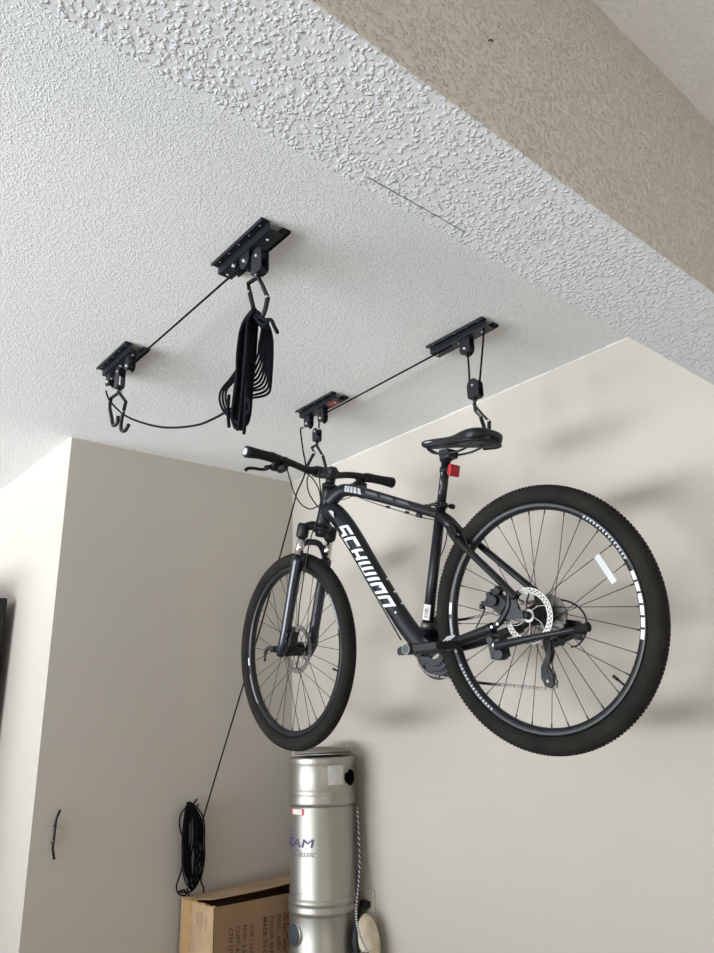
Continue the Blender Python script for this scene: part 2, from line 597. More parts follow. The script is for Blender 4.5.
# top tube flashes
def on_top(i, ang, lift=0.0008):
    t = (tt[min(i + 1, len(tt) - 1)] - tt[max(i - 1, 0)]).normalized()
    nrm = Vector((-t.z, 0, t.x)); nrm = nrm if nrm.z > 0 else -nrm
    nt_ = len(tt)
    r = 0.030 - 0.014 * min(1, i / nt_ * 1.25)
    k = i
    return k, t, nrm, r
def top_pt(fi, ang, lift=0.001):
    i = int(fi); k = fi - i
    c = tt[i].lerp(tt[min(i + 1, len(tt) - 1)], k)
    _, t, nrm, r = on_top(i, ang)
    return c + nrm * ((r + lift) * math.sin(ang)) + Y3 * ((r * 0.85 + lift) * math.cos(ang))
ra = math.radians
qs = []
for i, (a, b) in enumerate([(17.6, 18.9), (19.2, 20.3), (20.7, 21.8), (22.2, 23.2), (23.6, 24.5)]):
    qs.append([top_pt(a - 0.4, ra(38)), top_pt(b - 0.4, ra(38)), top_pt(b, ra(8)), top_pt(a, ra(8))])
    qs.append([top_pt(a, ra(8)), top_pt(b, ra(8)), top_pt(b + .25, ra(-20)), top_pt(a + .25, ra(-20))])
patch(qs, M['grey'], 'decal', 'row of pale slashes on the top tube')
patch([[top_pt(a, ra(30)), top_pt(a + 2.4, ra(30)), top_pt(a + 2.8, ra(5)), top_pt(a + .4, ra(5))] for a in (25.5, 28.5, 31.5)], M['dim'], 'decal', 'dim grey print on the top tube')
# silver slash on the near chain stay
c0, c1 = Vector((0.300, 0.0665, -0.044)), Vector((0.262, 0.0685, -0.040))
patch([[c0 + Vector((0.018, 0, -.008)), c0 + Vector((-.012, 0.0015, -.008)), c1 + Vector((-.012, 0.001, .009)), c1 + Vector((0.02, 0, .009))]], M['grey'], 'decal', 'silver slash on the chain stay')
# seat tube barcode sticker
def on_seat(t, ang, lift=0.0008):
    r = 0.0172 + lift
    fwd = Vector((SD.z, 0, -SD.x))
    return BB + SD * t + Y3 * (r * math.cos(ang)) + fwd * (r * math.sin(ang))
mb = MB()
t0, t1 = 0.090, 0.138
for k in range(6):
    a0, a1 = ra(-52 + k * 15), ra(-52 + (k + 1) * 15)
    mb.add([on_seat(t0, a0), on_seat(t0, a1), on_seat(t1, a1), on_seat(t1, a0)], [(0, 1, 2, 3)], smooth=True)
stk = mb.obj('barcode_sticker', M['sticker'], frame, label='white barcode sticker low on the seat tube')
mb = MB()
for k in range(9):
    tt_ = 0.098 + k * 0.0040
    wd_ = random.choice((0.0012, 0.002, 0.0026))
    for j in range(2):
        a0, a1 = ra(-30 + j * 18), ra(-30 + (j + 1) * 18)
        mb.add([on_seat(tt_, a0, .0014), on_seat(tt_, a1, .0014), on_seat(tt_ + wd_, a1, .0014), on_seat(tt_ + wd_, a0, .0014)], [(0, 1, 2, 3)])
mb.obj('barcode', M['ink'], stk)
# bottle-cage bosses
for t in (0.245, 0.30, 0.35):
    c, r = tube_center(t)
    p = c + DN * r * 0.98
    MB().cyl(p - DN * .003, p + DN * 0.003, 0.0042, seg=10).obj('bottle_boss', M['zinc'], frame)
for t in (0.26, 0.37):
    p = on_tube(t, ra(20), 0)
    MB().cyl(p - Y3 * .002, p + Y3 * 0.0025, 0.0035, seg=10).obj('bottle_boss', M['zinc'], frame)


# ---- wheels
def wheel(name, c, steer, side_rotor, lab, phase):
    fn = S if steer else None
    def new():
        m = MB(); m.fn = fn; return m
    C = Vector(c)
    Rr = 0.311
    mb = new()
    prof = [(0.293, -0.006), (0.297, -0.0125), (0.310, -0.0145), (0.315, -0.0125), (0.309, -0.010), (0.306, 0.0), (0.309, 0.010), (0.315, 0.0125),
            (0.310, 0.0145), (0.297, 0.0125), (0.293, 0.006)]
    mb.revolve(C, Y3, prof, 96, closed=True)
    rim = mb.obj(name, M['rim'], bike, label=lab)
    # rim decals on the near face
    mb = [new()]
    def arc(a0, a1, r0, r1, y, nseg=4):
        for k in range(nseg):
            b0, b1 = a0 + (a1 - a0) * k / nseg, a0 + (a1 - a0) * (k + 1) / nseg
            P = lambda a, r: C + Vector((r * math.cos(a), y, r * math.sin(a)))
            mb[0].add([P(b0, r0), P(b1, r0), P(b1, r1), P(b0, r1)], [(0, 1, 2, 3)])
    segs = [(165, 198), (7, 15)] if not steer else [(-8, -1)]
    for (a, b) in segs:
        n = 6 if b - a > 20 else 1
        mb[0] = new()
        for k in range(n):
            arc(ra(a + (b - a) * (k + .08) / n), ra(a + (b - a) * (k + .88) / n), 0.2990, 0.3085, 0.0147)
        mb[0].obj('rim_stripe', M['white'], rim, label='white reflective dash on the black rim')
    for (a, b) in ([(128, 160), (308, 340), (-14, 5)] if not steer else [(-38, -14), (146, 172)]):
        mb[0] = new()
        for k in range(15):
            s_ = a + (b - a) * k / 15
            arc(ra(s_), ra(s_ + 1.0), 0.2995, 0.3075, 0.0147, 1)
            if k % 3: arc(ra(s_), ra(s_ + 1.8), 0.3055, 0.3075, 0.0148, 1)
        mb[0].obj('rim_print', M['grey'], rim, label='small pale print around the rim')
    # tyre
    mb = new()
    rc, rs = 0.3370, 0.0262
    prof = []
    for k in range(18):
        th = 2 * PI * k / 18
        prof.append((rc + rs * math.cos(th) * (1.0 if math.cos(th) < 0 else 0.93), rs * math.sin(th)))
    mb.revolve(C, Y3, prof, 120, closed=True)
    nl = 190
    for k in range(nl):
        a = 2 * PI * (k + 0.0) / nl
        d = Vector((math.cos(a), 0, math.sin(a)))
        t = Vector((-d.z, 0, d.x))
        for (yo, ro, wy, wt, sh) in ((0, 0.3635, 0.012, 0.0095, 0), (0.0125, 0.3605, 0.009, 0.009, .5), (-0.0125, 0.3605, 0.009, 0.009, .5),
                                     (0.0200, 0.3530, 0.007, 0.009, 0), (-0.0200, 0.3530, 0.007, 0.009, 0)):
            aa = a + sh * 2 * PI / nl
            d2 = Vector((math.cos(aa), 0, math.sin(aa)))
            t2 = Vector((-d2.z, 0, d2.x))
            tilt = math.asin(max(-1, min(1, yo / 0.034)))
            nrm = (d2 * math.cos(tilt) + Y3 * math.sin(tilt))
            cr_ = nrm.cross(t2)
            rot = Matrix((t2, cr_, nrm)).transposed()
            mb.box(C + d2 * (ro - 0.0026) + Y3 * yo * 0.94, (wt * .52, wy * .9, 0.0052), rot)
    mb.obj('tyre', M['rubber'], rim)
    # sidewall lettering ring (raised ribs)
    # hub
    mb = new()
    mb.revolve(C, Y3, [(0.006, -0.068), (0.009, -0.066), (0.009, -0.045), (0.022, -0.034), (0.027, -0.032), (0.027, -0.029), (0.015 if not steer else 0.025, -0.024), (0.014 if not steer else 0.025, 0.022),
                       (0.026, 0.028), (0.027, 0.032), (0.022, 0.036), (0.022, 0.046), (0.011, 0.050), (0.009, 0.066), (0.006, 0.068)], 32)
    mb.obj('hub', M['black'], rim)
    # spokes, three-cross
    for k in range(32):
        sd = 1 if k % 2 else -1
        lead = 1 if (k // 2) % 2 else -1
        ar = 2 * PI * k / 32 + phase
        ah = ar + lead * ra(66)
        p0 = C + Vector((0.025 * math.cos(ah), sd * 0.031, 0.025 * math.sin(ah)))
        p1 = C + Vector((0.295 * math.cos(ar), sd * 0.003, 0.295 * math.sin(ar)))
        m = new()
        m.tube([p0, p1], 0.00115, 6)
        m.tube([p1 + (p0 - p1) * 0.045, p1], 0.0022, 6)
        m.obj('spoke', M['spoke'], rim)
    # rotor
    mb = new()
    ry = 0.051 if not steer else -0.018
    R0 = 0.080
    ks = 0.95 if not steer else 1.12
    def ring(r0, r1):
        mb.revolve(C + Y3 * ry, Y3, [(r0, -0.0009), (r1, -0.0009), (r1, 0.0009), (r0, 0.0009)], 72, closed=True, smooth=False)
    ring(0.0625 * ks, 0.0665 * ks); ring(0.0765 * ks, R0 * ks); ring(0.0705 * ks, 0.0725 * ks)
    for k in range(36):
        a0 = 2 * PI * k / 36
        for (r0, r1, o_) in ((0.066 * ks, 0.071 * ks, 0), (0.072 * ks, 0.077 * ks, .5)):
            b0, b1 = a0 + o_ * 0.1745, a0 + (o_ + 0.6) * 0.1745
            P = lambda a, r, h: C + Vector((r * math.cos(a), ry + h, r * math.sin(a)))
            mb.add([P(b0, r0, .0009), P(b1, r0, .0009), P(b1, r1, .0009), P(b0, r1, .0009), P(b0, r0, -.0009), P(b1, r0, -.0009), P(b1, r1, -.0009), P(b0, r1, -.0009)],
                   [(0, 1, 2, 3), (4, 5, 6, 7), (0, 1, 5, 4), (2, 3, 7, 6)])
    for k in range(6):
        a = 2 * PI * k / 6 + 0.3
        a2 = a + 0.42
        P = lambda a, r: C + Vector((r * math.cos(a), ry, r * math.sin(a)))
        mb.tube([P(a, 0.018), P(a + .2, 0.042), P(a2, 0.065 * ks)], 0.0058, 4, flat=0.16, up=(0, 1, 0), smooth=False)
    mb.revolve(C + Y3 * ry, Y3, [(0.010, -0.001), (0.018, -0.001), (0.018, 0.0012), (0.010, 0.0012)], 36, closed=True, smooth=False)
    mb.obj('brake_rotor', M['steel'], rim, label='perforated steel disc brake rotor')
    # valve
    a = ra(200 if steer else 222)
    d = Vector((math.cos(a), 0, math.sin(a)))
    m = new(); m.cyl(C + d * 0.293, C + d * 0.262, 0.0032, seg=8); m.cyl(C + d * 0.272, C + d * 0.256, 0.0042, seg=8)
    m.obj('valve', M['black'], rim)
    return rim


rear = wheel('rear_wheel', (0.006, 0, -0.004), False, 1, 'large black rear wheel, nearer the camera', 0.04)
front = wheel('front_wheel', FA, True, -1, 'black front wheel held in the suspension fork', 0.1)
# spoke reflector on the rear wheel
a, b = L(596.5, 555, 0.012), L(615, 583, 0.012)
d = (b - a).normalized(); nn = Vector((-d.z, 0, d.x))
mb = MB().box((a + b) / 2, ((b - a).length, 0.005, 0.019), Matrix((d, Y3, nn)).transposed())
mb.obj('wheel_reflector', M['reflector'], rear, bevel=0.002, label='clear white reflector clipped to the spokes')

# cassette
mb = MB()
for k, r in enumerate((0.058, 0.052, 0.046, 0.041, 0.036, 0.032, 0.028, 0.025)):
    y = -0.037 - k * 0.0031
    n = int(r * 2 * PI / 0.0127) * 1
    prof = []
    V, F = [], []
    for i in range(2 * n):
        rr2 = r if i % 2 else r - 0.004
        a_ = PI * i / n
        V.append((rr2 * math.cos(a_), y, rr2 * math.sin(a_)))
    for i in range(2 * n):
        V.append((V[i][0], y - 0.0016, V[i][2]))
    for i in range(2 * n):
        j = (i + 1) % (2 * n)
        F.append((i, j, 2 * n + j, 2 * n + i))
    F += [tuple(range(2 * n)), tuple(range(2 * n, 4 * n))]
    mb.add(V, F)
mb.obj('cassette', M['chain'], rear, label='dark steel rear cassette')

# ---- fork
mb = MB(); mb.fn = S
F0 = FA                                   # axle
LEG = lambda s, t, f=0.0: FA + Vector((0, s * 0.064, 0)) + U * t + FW * (f - (0.017 if t > 0.02 else 0.008))
for s in (1, -1):
    mb.tube([LEG(s, -0.022, -.004), LEG(s, 0.0, -0.006), LEG(s, 0.03, -0.008), LEG(s, 0.08, -0.004), LEG(s, 0.25), LEG(s, 0.338), LEG(s, 0.352)],
            [0.014, 0.020, 0.022, 0.0195, 0.0205, 0.0225, 0.0215], 20)
    mb.cyl(FA + Y3 * s * 0.060, FA + Y3 * s * 0.088, 0.0125)
# arch over the tyre
arch = [LEG(1, 0.335, 0.004), FA + Vector((0, 0.058, 0)) + U * 0.368 - FW * .006, FA + Vector((0, 0.036, 0)) + U * 0.402 + FW * 0.002,
        FA + U * 0.410 + FW * 0.004, FA + Vector((0, -0.036, 0)) + U * 0.404 + FW * 0.002, FA + Vector((0, -0.060, 0)) + U * 0.368 - FW * .006, LEG(-1, 0.335, 0.004)]
mb.tube(smooth_path(arch, 6), 0.0095, 12, flat=1.3)
fork = mb.obj('fork', M['navy'], bike, label='suspension fork with dark glossy lower legs')
mb = MB(); mb.fn = S
SB = HB - U * 0.012
for s in (1, -1):
    mb.tube([LEG(s, 0.425), LEG(s, 0.432), LEG(s, 0.470), LEG(s, 0.478)], [0.0200, 0.0225, 0.0225, 0.0175], 20)
cr0 = LEG(1, 0.462); cr1 = LEG(-1, 0.462)
mb.tube(smooth_path([cr0, cr0.lerp(SB, .5) + U * .010, SB - U * 0.008, cr1.lerp(SB, .5) + U * .010, cr1], 6),
        [0.0135 + 0.006 * math.sin(PI * i / 24) for i in range(25)], 14, flat=1.0)
mb.cyl(SB - U * 0.03, SB + U * 0.004, 0.021, 0.027)
mb.obj('fork_crown', M['black'], fork)
for s in (1, -1):
    m = MB(); m.fn = S
    m.cyl(LEG(s, 0.34), LEG(s, 0.435), 0.0155, seg=24)
    m.obj('stanchion', M['chrome'], fork, label='polished chrome stanchion')
# front caliper and quick release
mb = MB(); mb.fn = S
c = LEG(1, 0.055, -0.030) + Vector((0, -0.012, 0))
rot = Matrix((FW, Y3, U)).transposed()
mb.box(c, (0.038, 0.034, 0.052), rot)
mb.cyl(c + Y3 * .016 + U * .012, c + Y3 * .030 + U * .012, 0.013)
mb.cyl(c + Y3 * .016 - U * .012, c + Y3 * .026 - U * .012, 0.009)
mb.box(c + FW * 0.02 + U * 0.005, (0.02, 0.012, 0.07), rot)
mb.box(c - FW * 0.014 + U * 0.032 + Y3 * 0.006, (0.012, 0.01, 0.026), rot)
mb.obj('brake_caliper', M['black'], fork, bevel=0.003)
mb = MB(); mb.fn = S
q0 = FA + Y3 * 0.092
mb.cyl(FA + Y3 * 0.082, q0 + Y3 * .008, 0.011)
mb.tube(smooth_path([q0, q0 + Vector((0.016, 0.008, 0.006)), q0 + Vector((0.032, 0.013, -0.008)), q0 + Vector((0.036, 0.014, -0.042))], 4), [0.0065] * 9 + [0.005, 0.0045, 0.0045, 0.004], 10)
mb.obj('quick_release_lever', M['black'], fork)

# ---- handlebar
CC = HT + U * 0.05 + FW * 0.072
mb = MB(); mb.fn = S
RS, RDZ = 0.942, 0.050                       # the right side droops a little
BK = -FW * 1.0
barp = lambda y, f, z: CC + Vector((f, y, z))
pts = [(0.350, -0.040, 0.012), (0.30, -0.034, 0.014), (0.20, -0.016, 0.017), (0.14, -0.004, 0.015), (0.075, 0.0, 0.002), (0.03, 0, 0)]
path = [barp(y, f, z) for y, f, z in pts] + [barp(-y * RS, f, z - RDZ * y) for y, f, z in reversed(pts)]
path = smooth_path(path, 5)
rad = []
for p in path:
    ay = abs(p.y)
    rad.append(0.0158 if ay < 0.035 else (0.0158 - (ay - 0.035) * 0.06 if ay < 0.085 else 0.0130))
mb.tube(path, rad, 16)
bar = mb.obj('handlebar', M['black'], bike)
for s in (1, -1):
    m = MB(); m.fn = S
    g = [barp(y if s == 1 else -y * RS, f, z - (RDZ * y if s == -1 else 0)) for y, f, z in [(0.212, -0.018, 0.0165), (0.228, -0.021, 0.016), (0.26, -0.0265, 0.0155), (0.30, -0.034, 0.014), (0.335, -0.0385, 0.0127), (0.350, -0.040, 0.012), (0.354, -0.0405, .012)]]
    m.tube(g, [0.0160, 0.0190, 0.0175, 0.0180, 0.0205, 0.0215, 0.0180], 18)
    grip = m.obj('grip', M['grip'], bar)
    if s == 1:
        m = MB(); m.fn = S
        m.cyl(g[-1], g[-1] + (g[-1] - g[-2]).normalized() * 0.002, 0.0130, seg=20)
        m.obj('bar_end_cap', M['zinc'], bar, label='pale round cap in the end of the left grip')
    # brake lever
    m = MB(); m.fn = S
    c = barp(0.205, -0.015, 0.016) if s == 1 else barp(-0.205, -0.016, 0.004)
    m.cyl(c + Y3 * 0.009, c - Y3 * 0.009, 0.017)
    m.tube(smooth_path([c + Vector((0.012, 0, -0.008)), c + Vector((0.03, s * 0.004, -0.020)), c + Vector((0.036, s * 0.03, -0.028))], 4), [0.009] * 9, 10)
    m.box(c + Vector((0.024, s * -0.008, -0.018)), (0.034, 0.03, 0.022), rotm(0, 0.6, 0))
    m.cyl(c + Vector((0.036, s * -0.02, -0.026)), c + Vector((0.034, s * -0.045, -0.024)), 0.006, 0.004)
    lv = smooth_path([c + Vector((0.040, s * 0.018, -0.030)), c + Vector((0.050, s * 0.040, -0.032)), c + Vector((0.050, s * 0.062, -0.032)),
                      c + Vector((0.046, s * 0.085, -0.035)), c + Vector((0.044, s * 0.100, -0.040)), c + Vector((0.046, s * 0.108, -0.048))], 5)
    m.tube(lv, [0.0062] * len(lv), 10, flat=0.8)
    m.obj('brake_lever', M['black'], bar)
    # shifter pod
    m = MB(); m.fn = S
    c = barp(0.172, -0.010, 0.015) if s == 1 else barp(-0.178, -0.010, 0.006)
    m.cyl(c + Y3 * 0.008, c - Y3 * 0.008, 0.0165)
    m.ellipsoid(c + Vector((0.012, 0, -0.026)), (0.026, 0.020, 0.010), rotm(0, 0.35, 0))
    m.box(c + Vector((-0.010, s * 0.012, -0.036)), (0.022, 0.030, 0.007), rotm(0, 0.2, s * 0.5))
    m.obj('shifter', M['black'], bar, bevel=0.001)
# stem
mb = MB(); mb.fn = S
sc_ = HT + U * 0.052
mb.cyl(HT + U * 0.034, HT + U * 0.074, 0.0205, seg=24)
mb.cyl(HT + U * 0.074, HT + U * 0.079, 0.018, 0.010, seg=24)
mb.tube([sc_, CC - FW * 0.012], [0.0175, 0.0165], 18)
mb.cyl(CC + Y3 * 0.023, CC - Y3 * 0.023, 0.0225, seg=24)
mb.box(CC + FW * 0.018, (0.012, 0.044, 0.040), rot)
mb.cyl(sc_ - FW * .018 + Y3 * .018 + U * .01, sc_ - FW * .018 - Y3 * .018 + U * .01, 0.005)
mb.cyl(sc_ - FW * .018 + Y3 * .018 - U * .01, sc_ - FW * .018 - Y3 * .018 - U * .01, 0.005)
mb.obj('stem', M['black'], bike, bevel=0.002)

# ---- seat post, clamp, saddle
SP = BB + SD * 0.60
mb = MB().cyl(ST, SP, 0.0145, seg=20)
mb.ellipsoid(SP + SD * 0.004, (0.024, 0.022, 0.018), rotm(0, 0.2, 0))
mb.cyl(SP + SD * 0.012 + Y3 * 0.024, SP + SD * 0.012 - Y3 * 0.024, 0.0125)
post = mb.obj('seatpost', M['frame'], bike)
fwd = Vector((SD.z, 0, -SD.x))
patch([[SP - SD * (0.035 + .03 * k) + Y3 * .0146 + fwd * (.004 - .002 * k), SP - SD * (0.05 + .03 * k) + Y3 * .0148, SP - SD * (0.055 + .03 * k) + Y3 * .0146 - fwd * .004, SP - SD * (0.04 + .03 * k) + Y3 * .0148] for k in range(3)],
      M['grey'], 'scuff_mark', 'pale scuffs down the seat post', post)
mb = MB()
mb.tube([ST + SD * 0.004, ST + SD * 0.022], 0.0205, 24)
qc = ST + SD * 0.013 - fwd * 0.022
mb.cyl(qc + Y3 * 0.030, qc - Y3 * 0.026, 0.0045)
mb.cyl(qc + Y3 * 0.016, qc + Y3 * 0.034, 0.008)
mb.tube(smooth_path([qc + Y3 * 0.034, qc + Vector((0.02, 0.040, 0.004)), qc + Vector((0.048, 0.036, 0.006)), qc + Vector((0.062, 0.028, 0.012))], 4), 0.005, 8)
mb.cyl(qc - Y3 * 0.02 , qc - Y3 * 0.034, 0.0085)
mb.obj('seat_clamp', M['black'], bike)
# red reflector on the post
c = SP - SD * 0.036 - fwd * 0.026
rotp = Matrix((fwd, Y3, SD)).transposed()
mb = MB().box(c - fwd * 0.010, (0.014, 0.046, 0.038), rotp)
tl = mb.obj('tail_reflector', M['red'], post, bevel=0.004, label='red rear reflector under the saddle')
mb = MB().box(c + fwd * 0.004, (0.016, 0.018, 0.020), rotp).cyl(SP - SD * 0.028, SP - SD * 0.044, 0.0175)
mb.obj('reflector_bracket', M['black'], post)

# saddle
sec = [(0.372, 0.008, 0.602, 0.012), (0.366, 0.016, 0.604, 0.020), (0.350, 0.021, 0.607, 0.028), (0.315, 0.0235, 0.608, 0.034), (0.27, 0.027, 0.607, 0.038),
       (0.23, 0.034, 0.607, 0.040), (0.195, 0.046, 0.609, 0.046), (0.165, 0.060, 0.613, 0.052), (0.135, 0.072, 0.616, 0.058), (0.105, 0.078, 0.618, 0.062),
       (0.08, 0.073, 0.617, 0.056), (0.064, 0.058, 0.613, 0.034), (0.055, 0.034, 0.607, 0.022)]
SH = -0.012
SPV = Vector((0.255, 0, 0.545))
SROT = Matrix.Rotation(math.radians(-10.5), 3, 'Y')
def SF(v):
    d = Vector(v) - SPV
    d.x *= 0.96 if d.x > 0 else 0.88
    return SPV + SROT @ d + Vector((0, 0, -0.007))

N = 20
V, F = [], []
for (x, hw, zt, th) in sec:
    for k in range(N):
        a = 2 * PI * k / N
        cy, cz = math.cos(a), math.sin(a)
        yy = hw * (abs(cy) ** 0.8) * (1 if cy > 0 else -1)
        if cz >= 0:
            zz = zt - 0.35 * th * (1 - abs(cz) ** 0.9) + SH - (0.004 if abs(cy) < .25 and .1 < x < .26 else 0)
        else:
            zz = zt - 0.35 * th - th * 0.65 * (abs(cz) ** 0.6) * (0.45 + 0.55 * abs(cy) if x < 0.3 else 1) + SH
        V.append((x, yy, zz))
for i in range(len(sec) - 1):
    for k in range(N):
        l = (k + 1) % N
        F.append((i * N + k, i * N + l, (i + 1) * N + l, (i + 1) * N + k))
F += [tuple(range(N)), tuple((len(sec) - 1) * N + k for k in range(N))]
mb = MB(); mb.fn = SF
mb.add(V, F, smooth=True)
sad = mb.obj('saddle', M['saddle'], bike)
sub = sad.modifiers.new('sub', 'SUBSURF'); sub.levels = 1; sub.render_levels = 2
mb = MB(); mb.fn = SF
for s in (1, -1):
    mb.tube(smooth_path([(0.345, s * 0.006, 0.566), (0.31, s * 0.018, 0.548), (0.27, s * 0.022, 0.541), (0.20, s * 0.022, 0.541), (0.15, s * 0.026, 0.550), (0.10, s * 0.035, 0.572)], 5), 0.0038, 8)
mb.obj('saddle_rail', M['blacksat'], sad)
mb = MB(); mb.fn = SF
mb.box((0.255, 0, 0.546), (0.042, 0.055, 0.016), rotm(0, 0.05, 0))
mb.box((0.248, 0, 0.532), (0.034, 0.046, 0.014), rotm(0, 0.2, 0))
mb.obj('saddle_clamp', M['blacksat'], sad, bevel=0.003)
patch([[SF(p) for p in ((0.352, 0.0212, 0.584), (0.33, 0.0230, 0.586), (0.305, 0.0240, 0.584), (0.33, 0.0236, 0.580))]], M['grey'], 'nose_logo', 'thin pale mark on the saddle nose', sad)
# elastomers under the rear
mb = MB(); mb.fn = SF
for s in (1, -1):
    mb.cyl((0.105, s * 0.04, 0.560), (0.105, s * 0.04, 0.590), 0.012)
mb.tube(smooth_path([(0.16, 0.07, .562), (0.10, 0.072, 0.562), (0.068, 0.045, 0.562), (0.06, 0, 0.562), (0.068, -0.045, 0.562), (0.10, -0.072, 0.562), (0.16, -0.07, .562)], 6), 0.006, 8)
mb.obj('saddle_base', M['black'], sad)

# ---- drivetrain
CH = BB + Vector((0, 0, 0))
mb = MB()
for (r, y, n) in ((0.086, -0.053, 42), (0.072, -0.046, 34), (0.055, -0.039, 26)):
    mb.revolve(CH + Y3 * y, Y3, [(r - 0.022, -0.0011), (r - 0.002, -0.0011), (r - 0.002, 0.0011), (r - 0.022, 0.0011)], 72, closed=True, smooth=False)
    for k in range(n):
        a = 2 * PI * k / n
        d = Vector((math.cos(a), 0, math.sin(a)))
        t = Vector((-d.z, 0, d.x))
        p = CH + Y3 * (y - 0.001)
        mb.prism([p + d * (r - .003) - t * .0035, p + d * (r - .003) + t * .0035, p + d * (r + .002) + t * .0012, p + d * (r + .002) - t * .0012], Y3 * 0.002)
for k in range(4):
    a = PI / 4 + k * PI / 2
    d = Vector((math.cos(a), 0, math.sin(a)))
    mb.tube([CH - Y3 * 0.055, CH - Y3 * 0.05 + d * 0.078], [0.012, 0.007], 6, flat=.5, up=(0, 1, 0))
ring_o = mb.obj('chainrings', M['blacksat'], bike, label='black triple chainring')
mb = MB()
mb.revolve(CH - Y3 * 0.061, Y3, [(0.080, -0.0012), (0.098, -0.0012), (0.098, 0.0012), (0.080, 0.0012)], 72, closed=True, smooth=False)
mb.obj('chain_guard', M['black'], ring_o)
for s in (1, -1):
    cp = BB + Y3 * s * 0.07
    end = cp + Vector((-s * 0.172, s * 0.012, -0.006 * s))
    mb = MB()
    mb.cyl(BB + Y3 * s * 0.036, BB + Y3 * s * 0.085, 0.0165, 0.0165, seg=24)
    mb.tube([cp, cp.lerp(end, .5), end], [0.0155, 0.0125, 0.0135], 12, flat=0.6, up=(0, 0, 1))
    mb.cyl(end - Y3 * .008, end + Y3 * .009, 0.0145)
    arm = mb.obj('crank_arm', M['blacksat'], bike)
    if s == 1:
        MB().cyl(BB + Y3 * 0.085, BB + Y3 * 0.087, 0.0120, seg=20).obj('crank_cap', M['cap'], arm)
        MB().revolve(BB + Y3 * 0.086, Y3, [(0.0125, 0), (0.016, 0), (0.016, 0.002), (0.0125, 0.002)], 28, closed=True, smooth=False).obj('crank_bolt_ring', M['dull'], arm)
    mb = MB()
    pc = end + Y3 * s * 0.064
    mb.cyl(end, end + Y3 * s * 0.105, 0.0075)
    # platform pedal: frame with end plates and cross bars
    for (dx, sz) in ((-0.040, (0.010, 0.092, 0.020)), (0.040, (0.010, 0.092, 0.020))):
        mb.box(pc + Vector((dx, 0, 0)), sz)
    for dy in (-0.044, 0.044):
        mb.box(pc + Vector((0, dy, 0)), (0.088, 0.008, 0.020))
    mb.box(pc, (0.024, 0.088, 0.022))
    for dx in (-0.044, 0.044):
        for k in range(6):
            mb.box(pc + Vector((dx, -0.038 + k * 0.015, 0)), (0.004, 0.007, 0.026))
    pd = mb.obj('pedal', M['black'], bike, bevel=0.0015)
# front derailleur
mb = MB()
fd = Vector((0.400, -0.044, 0.040))
mb.prism([fd + Vector(p) for p in ((0.035, 0, .0), (0.03, 0, .018), (-.01, 0, .026), (-.05, 0, .010), (-.05, 0, -.022), (-.01, 0, -.004))], (0, 0.003, 0))
mb.prism([fd + Vector(p) + Vector((0, -.016, 0)) for p in ((0.035, 0, .0), (0.03, 0, .018), (-.01, 0, .026), (-.05, 0, .010), (-.05, 0, -.03), (-.01, 0, -.004))], (0, 0.002, 0))
mb.cyl(fd + Vector((0.0, 0, 0.0)), BB + SD * 0.072, 0.010)
mb.tube([BB + SD * 0.062, BB + SD * 0.082], 0.0205, 20)
mb.obj('front_derailleur', M['chain'], bike, label='grimy steel front derailleur cage')


def chain_run(pts, name):
    """link plates along a path"""
    path = smooth_path(pts, 12)
    mb = MB()
    ds, prev, acc, k = 0.0127, path[0], 0.0, 0
    joints = [path[0]]
    for p in path[1:]:
        seg = (p - prev).length
        while acc + seg >= ds:
            t = (ds - acc) / seg
            prev = prev.lerp(p, t)
            joints.append(prev)
            seg = (p - prev).length
            acc = 0.0
        acc += seg
        prev = p
    for i in range(len(joints) - 1):
        a, b = joints[i], joints[i + 1]
        c = (a + b) / 2
        d = (b - a).normalized()
        z = d.cross(Y3).normalized()
        rt = Matrix((d, Y3, z)).transposed()
        o_ = 0.0035 if i % 2 else 0.0022
        for s in (1, -1):
            mb.box(c + Y3 * s * o_, (0.0165, 0.0011, 0.0058), rt)
            mb.box(a + Y3 * s * o_, (0.008, 0.0012, 0.0082), rt)
        mb.cyl(a - Y3 * 0.004, a + Y3 * 0.004, 0.0032, seg=8)
    return mb


rc = 0.086
DER1 = Vector((0.026, -0.060, -0.080))
DER2 = Vector((0.042, -0.062, -0.178))
pts = [Vector((rc * math.cos(ra(a)), -0.052, rc * math.sin(ra(a)))) + BB for a in (-90, -60, -30, 0, 30, 60, 85, 100)]
pts += [Vector((0.30, -0.052, 0.022)), Vector((0.12, -0.056, 0.040)), Vector((0.0, -0.057, 0.041)), Vector((-0.036, -0.058, 0.018)), Vector((-0.040, -0.058, -0.012)), Vector((-0.006, -0.059, -0.055)),
        DER1 + Vector((0.018, 0, 0.0)), DER1 + Vector((0.012, 0, -0.016)), DER2 + Vector((-0.016, 0, 0.018)), DER2 + Vector((-0.020, 0, -0.004)), DER2 + Vector((-0.002, 0, -0.021)), Vector((0.15, -0.058, -0.186)), Vector((0.30, -0.054, -0.167)), Vector((BB.x, -0.052, BB.z - rc))]
chain_run(pts, 'chain').obj('chain', M['chain'], bike, label='greasy steel chain')

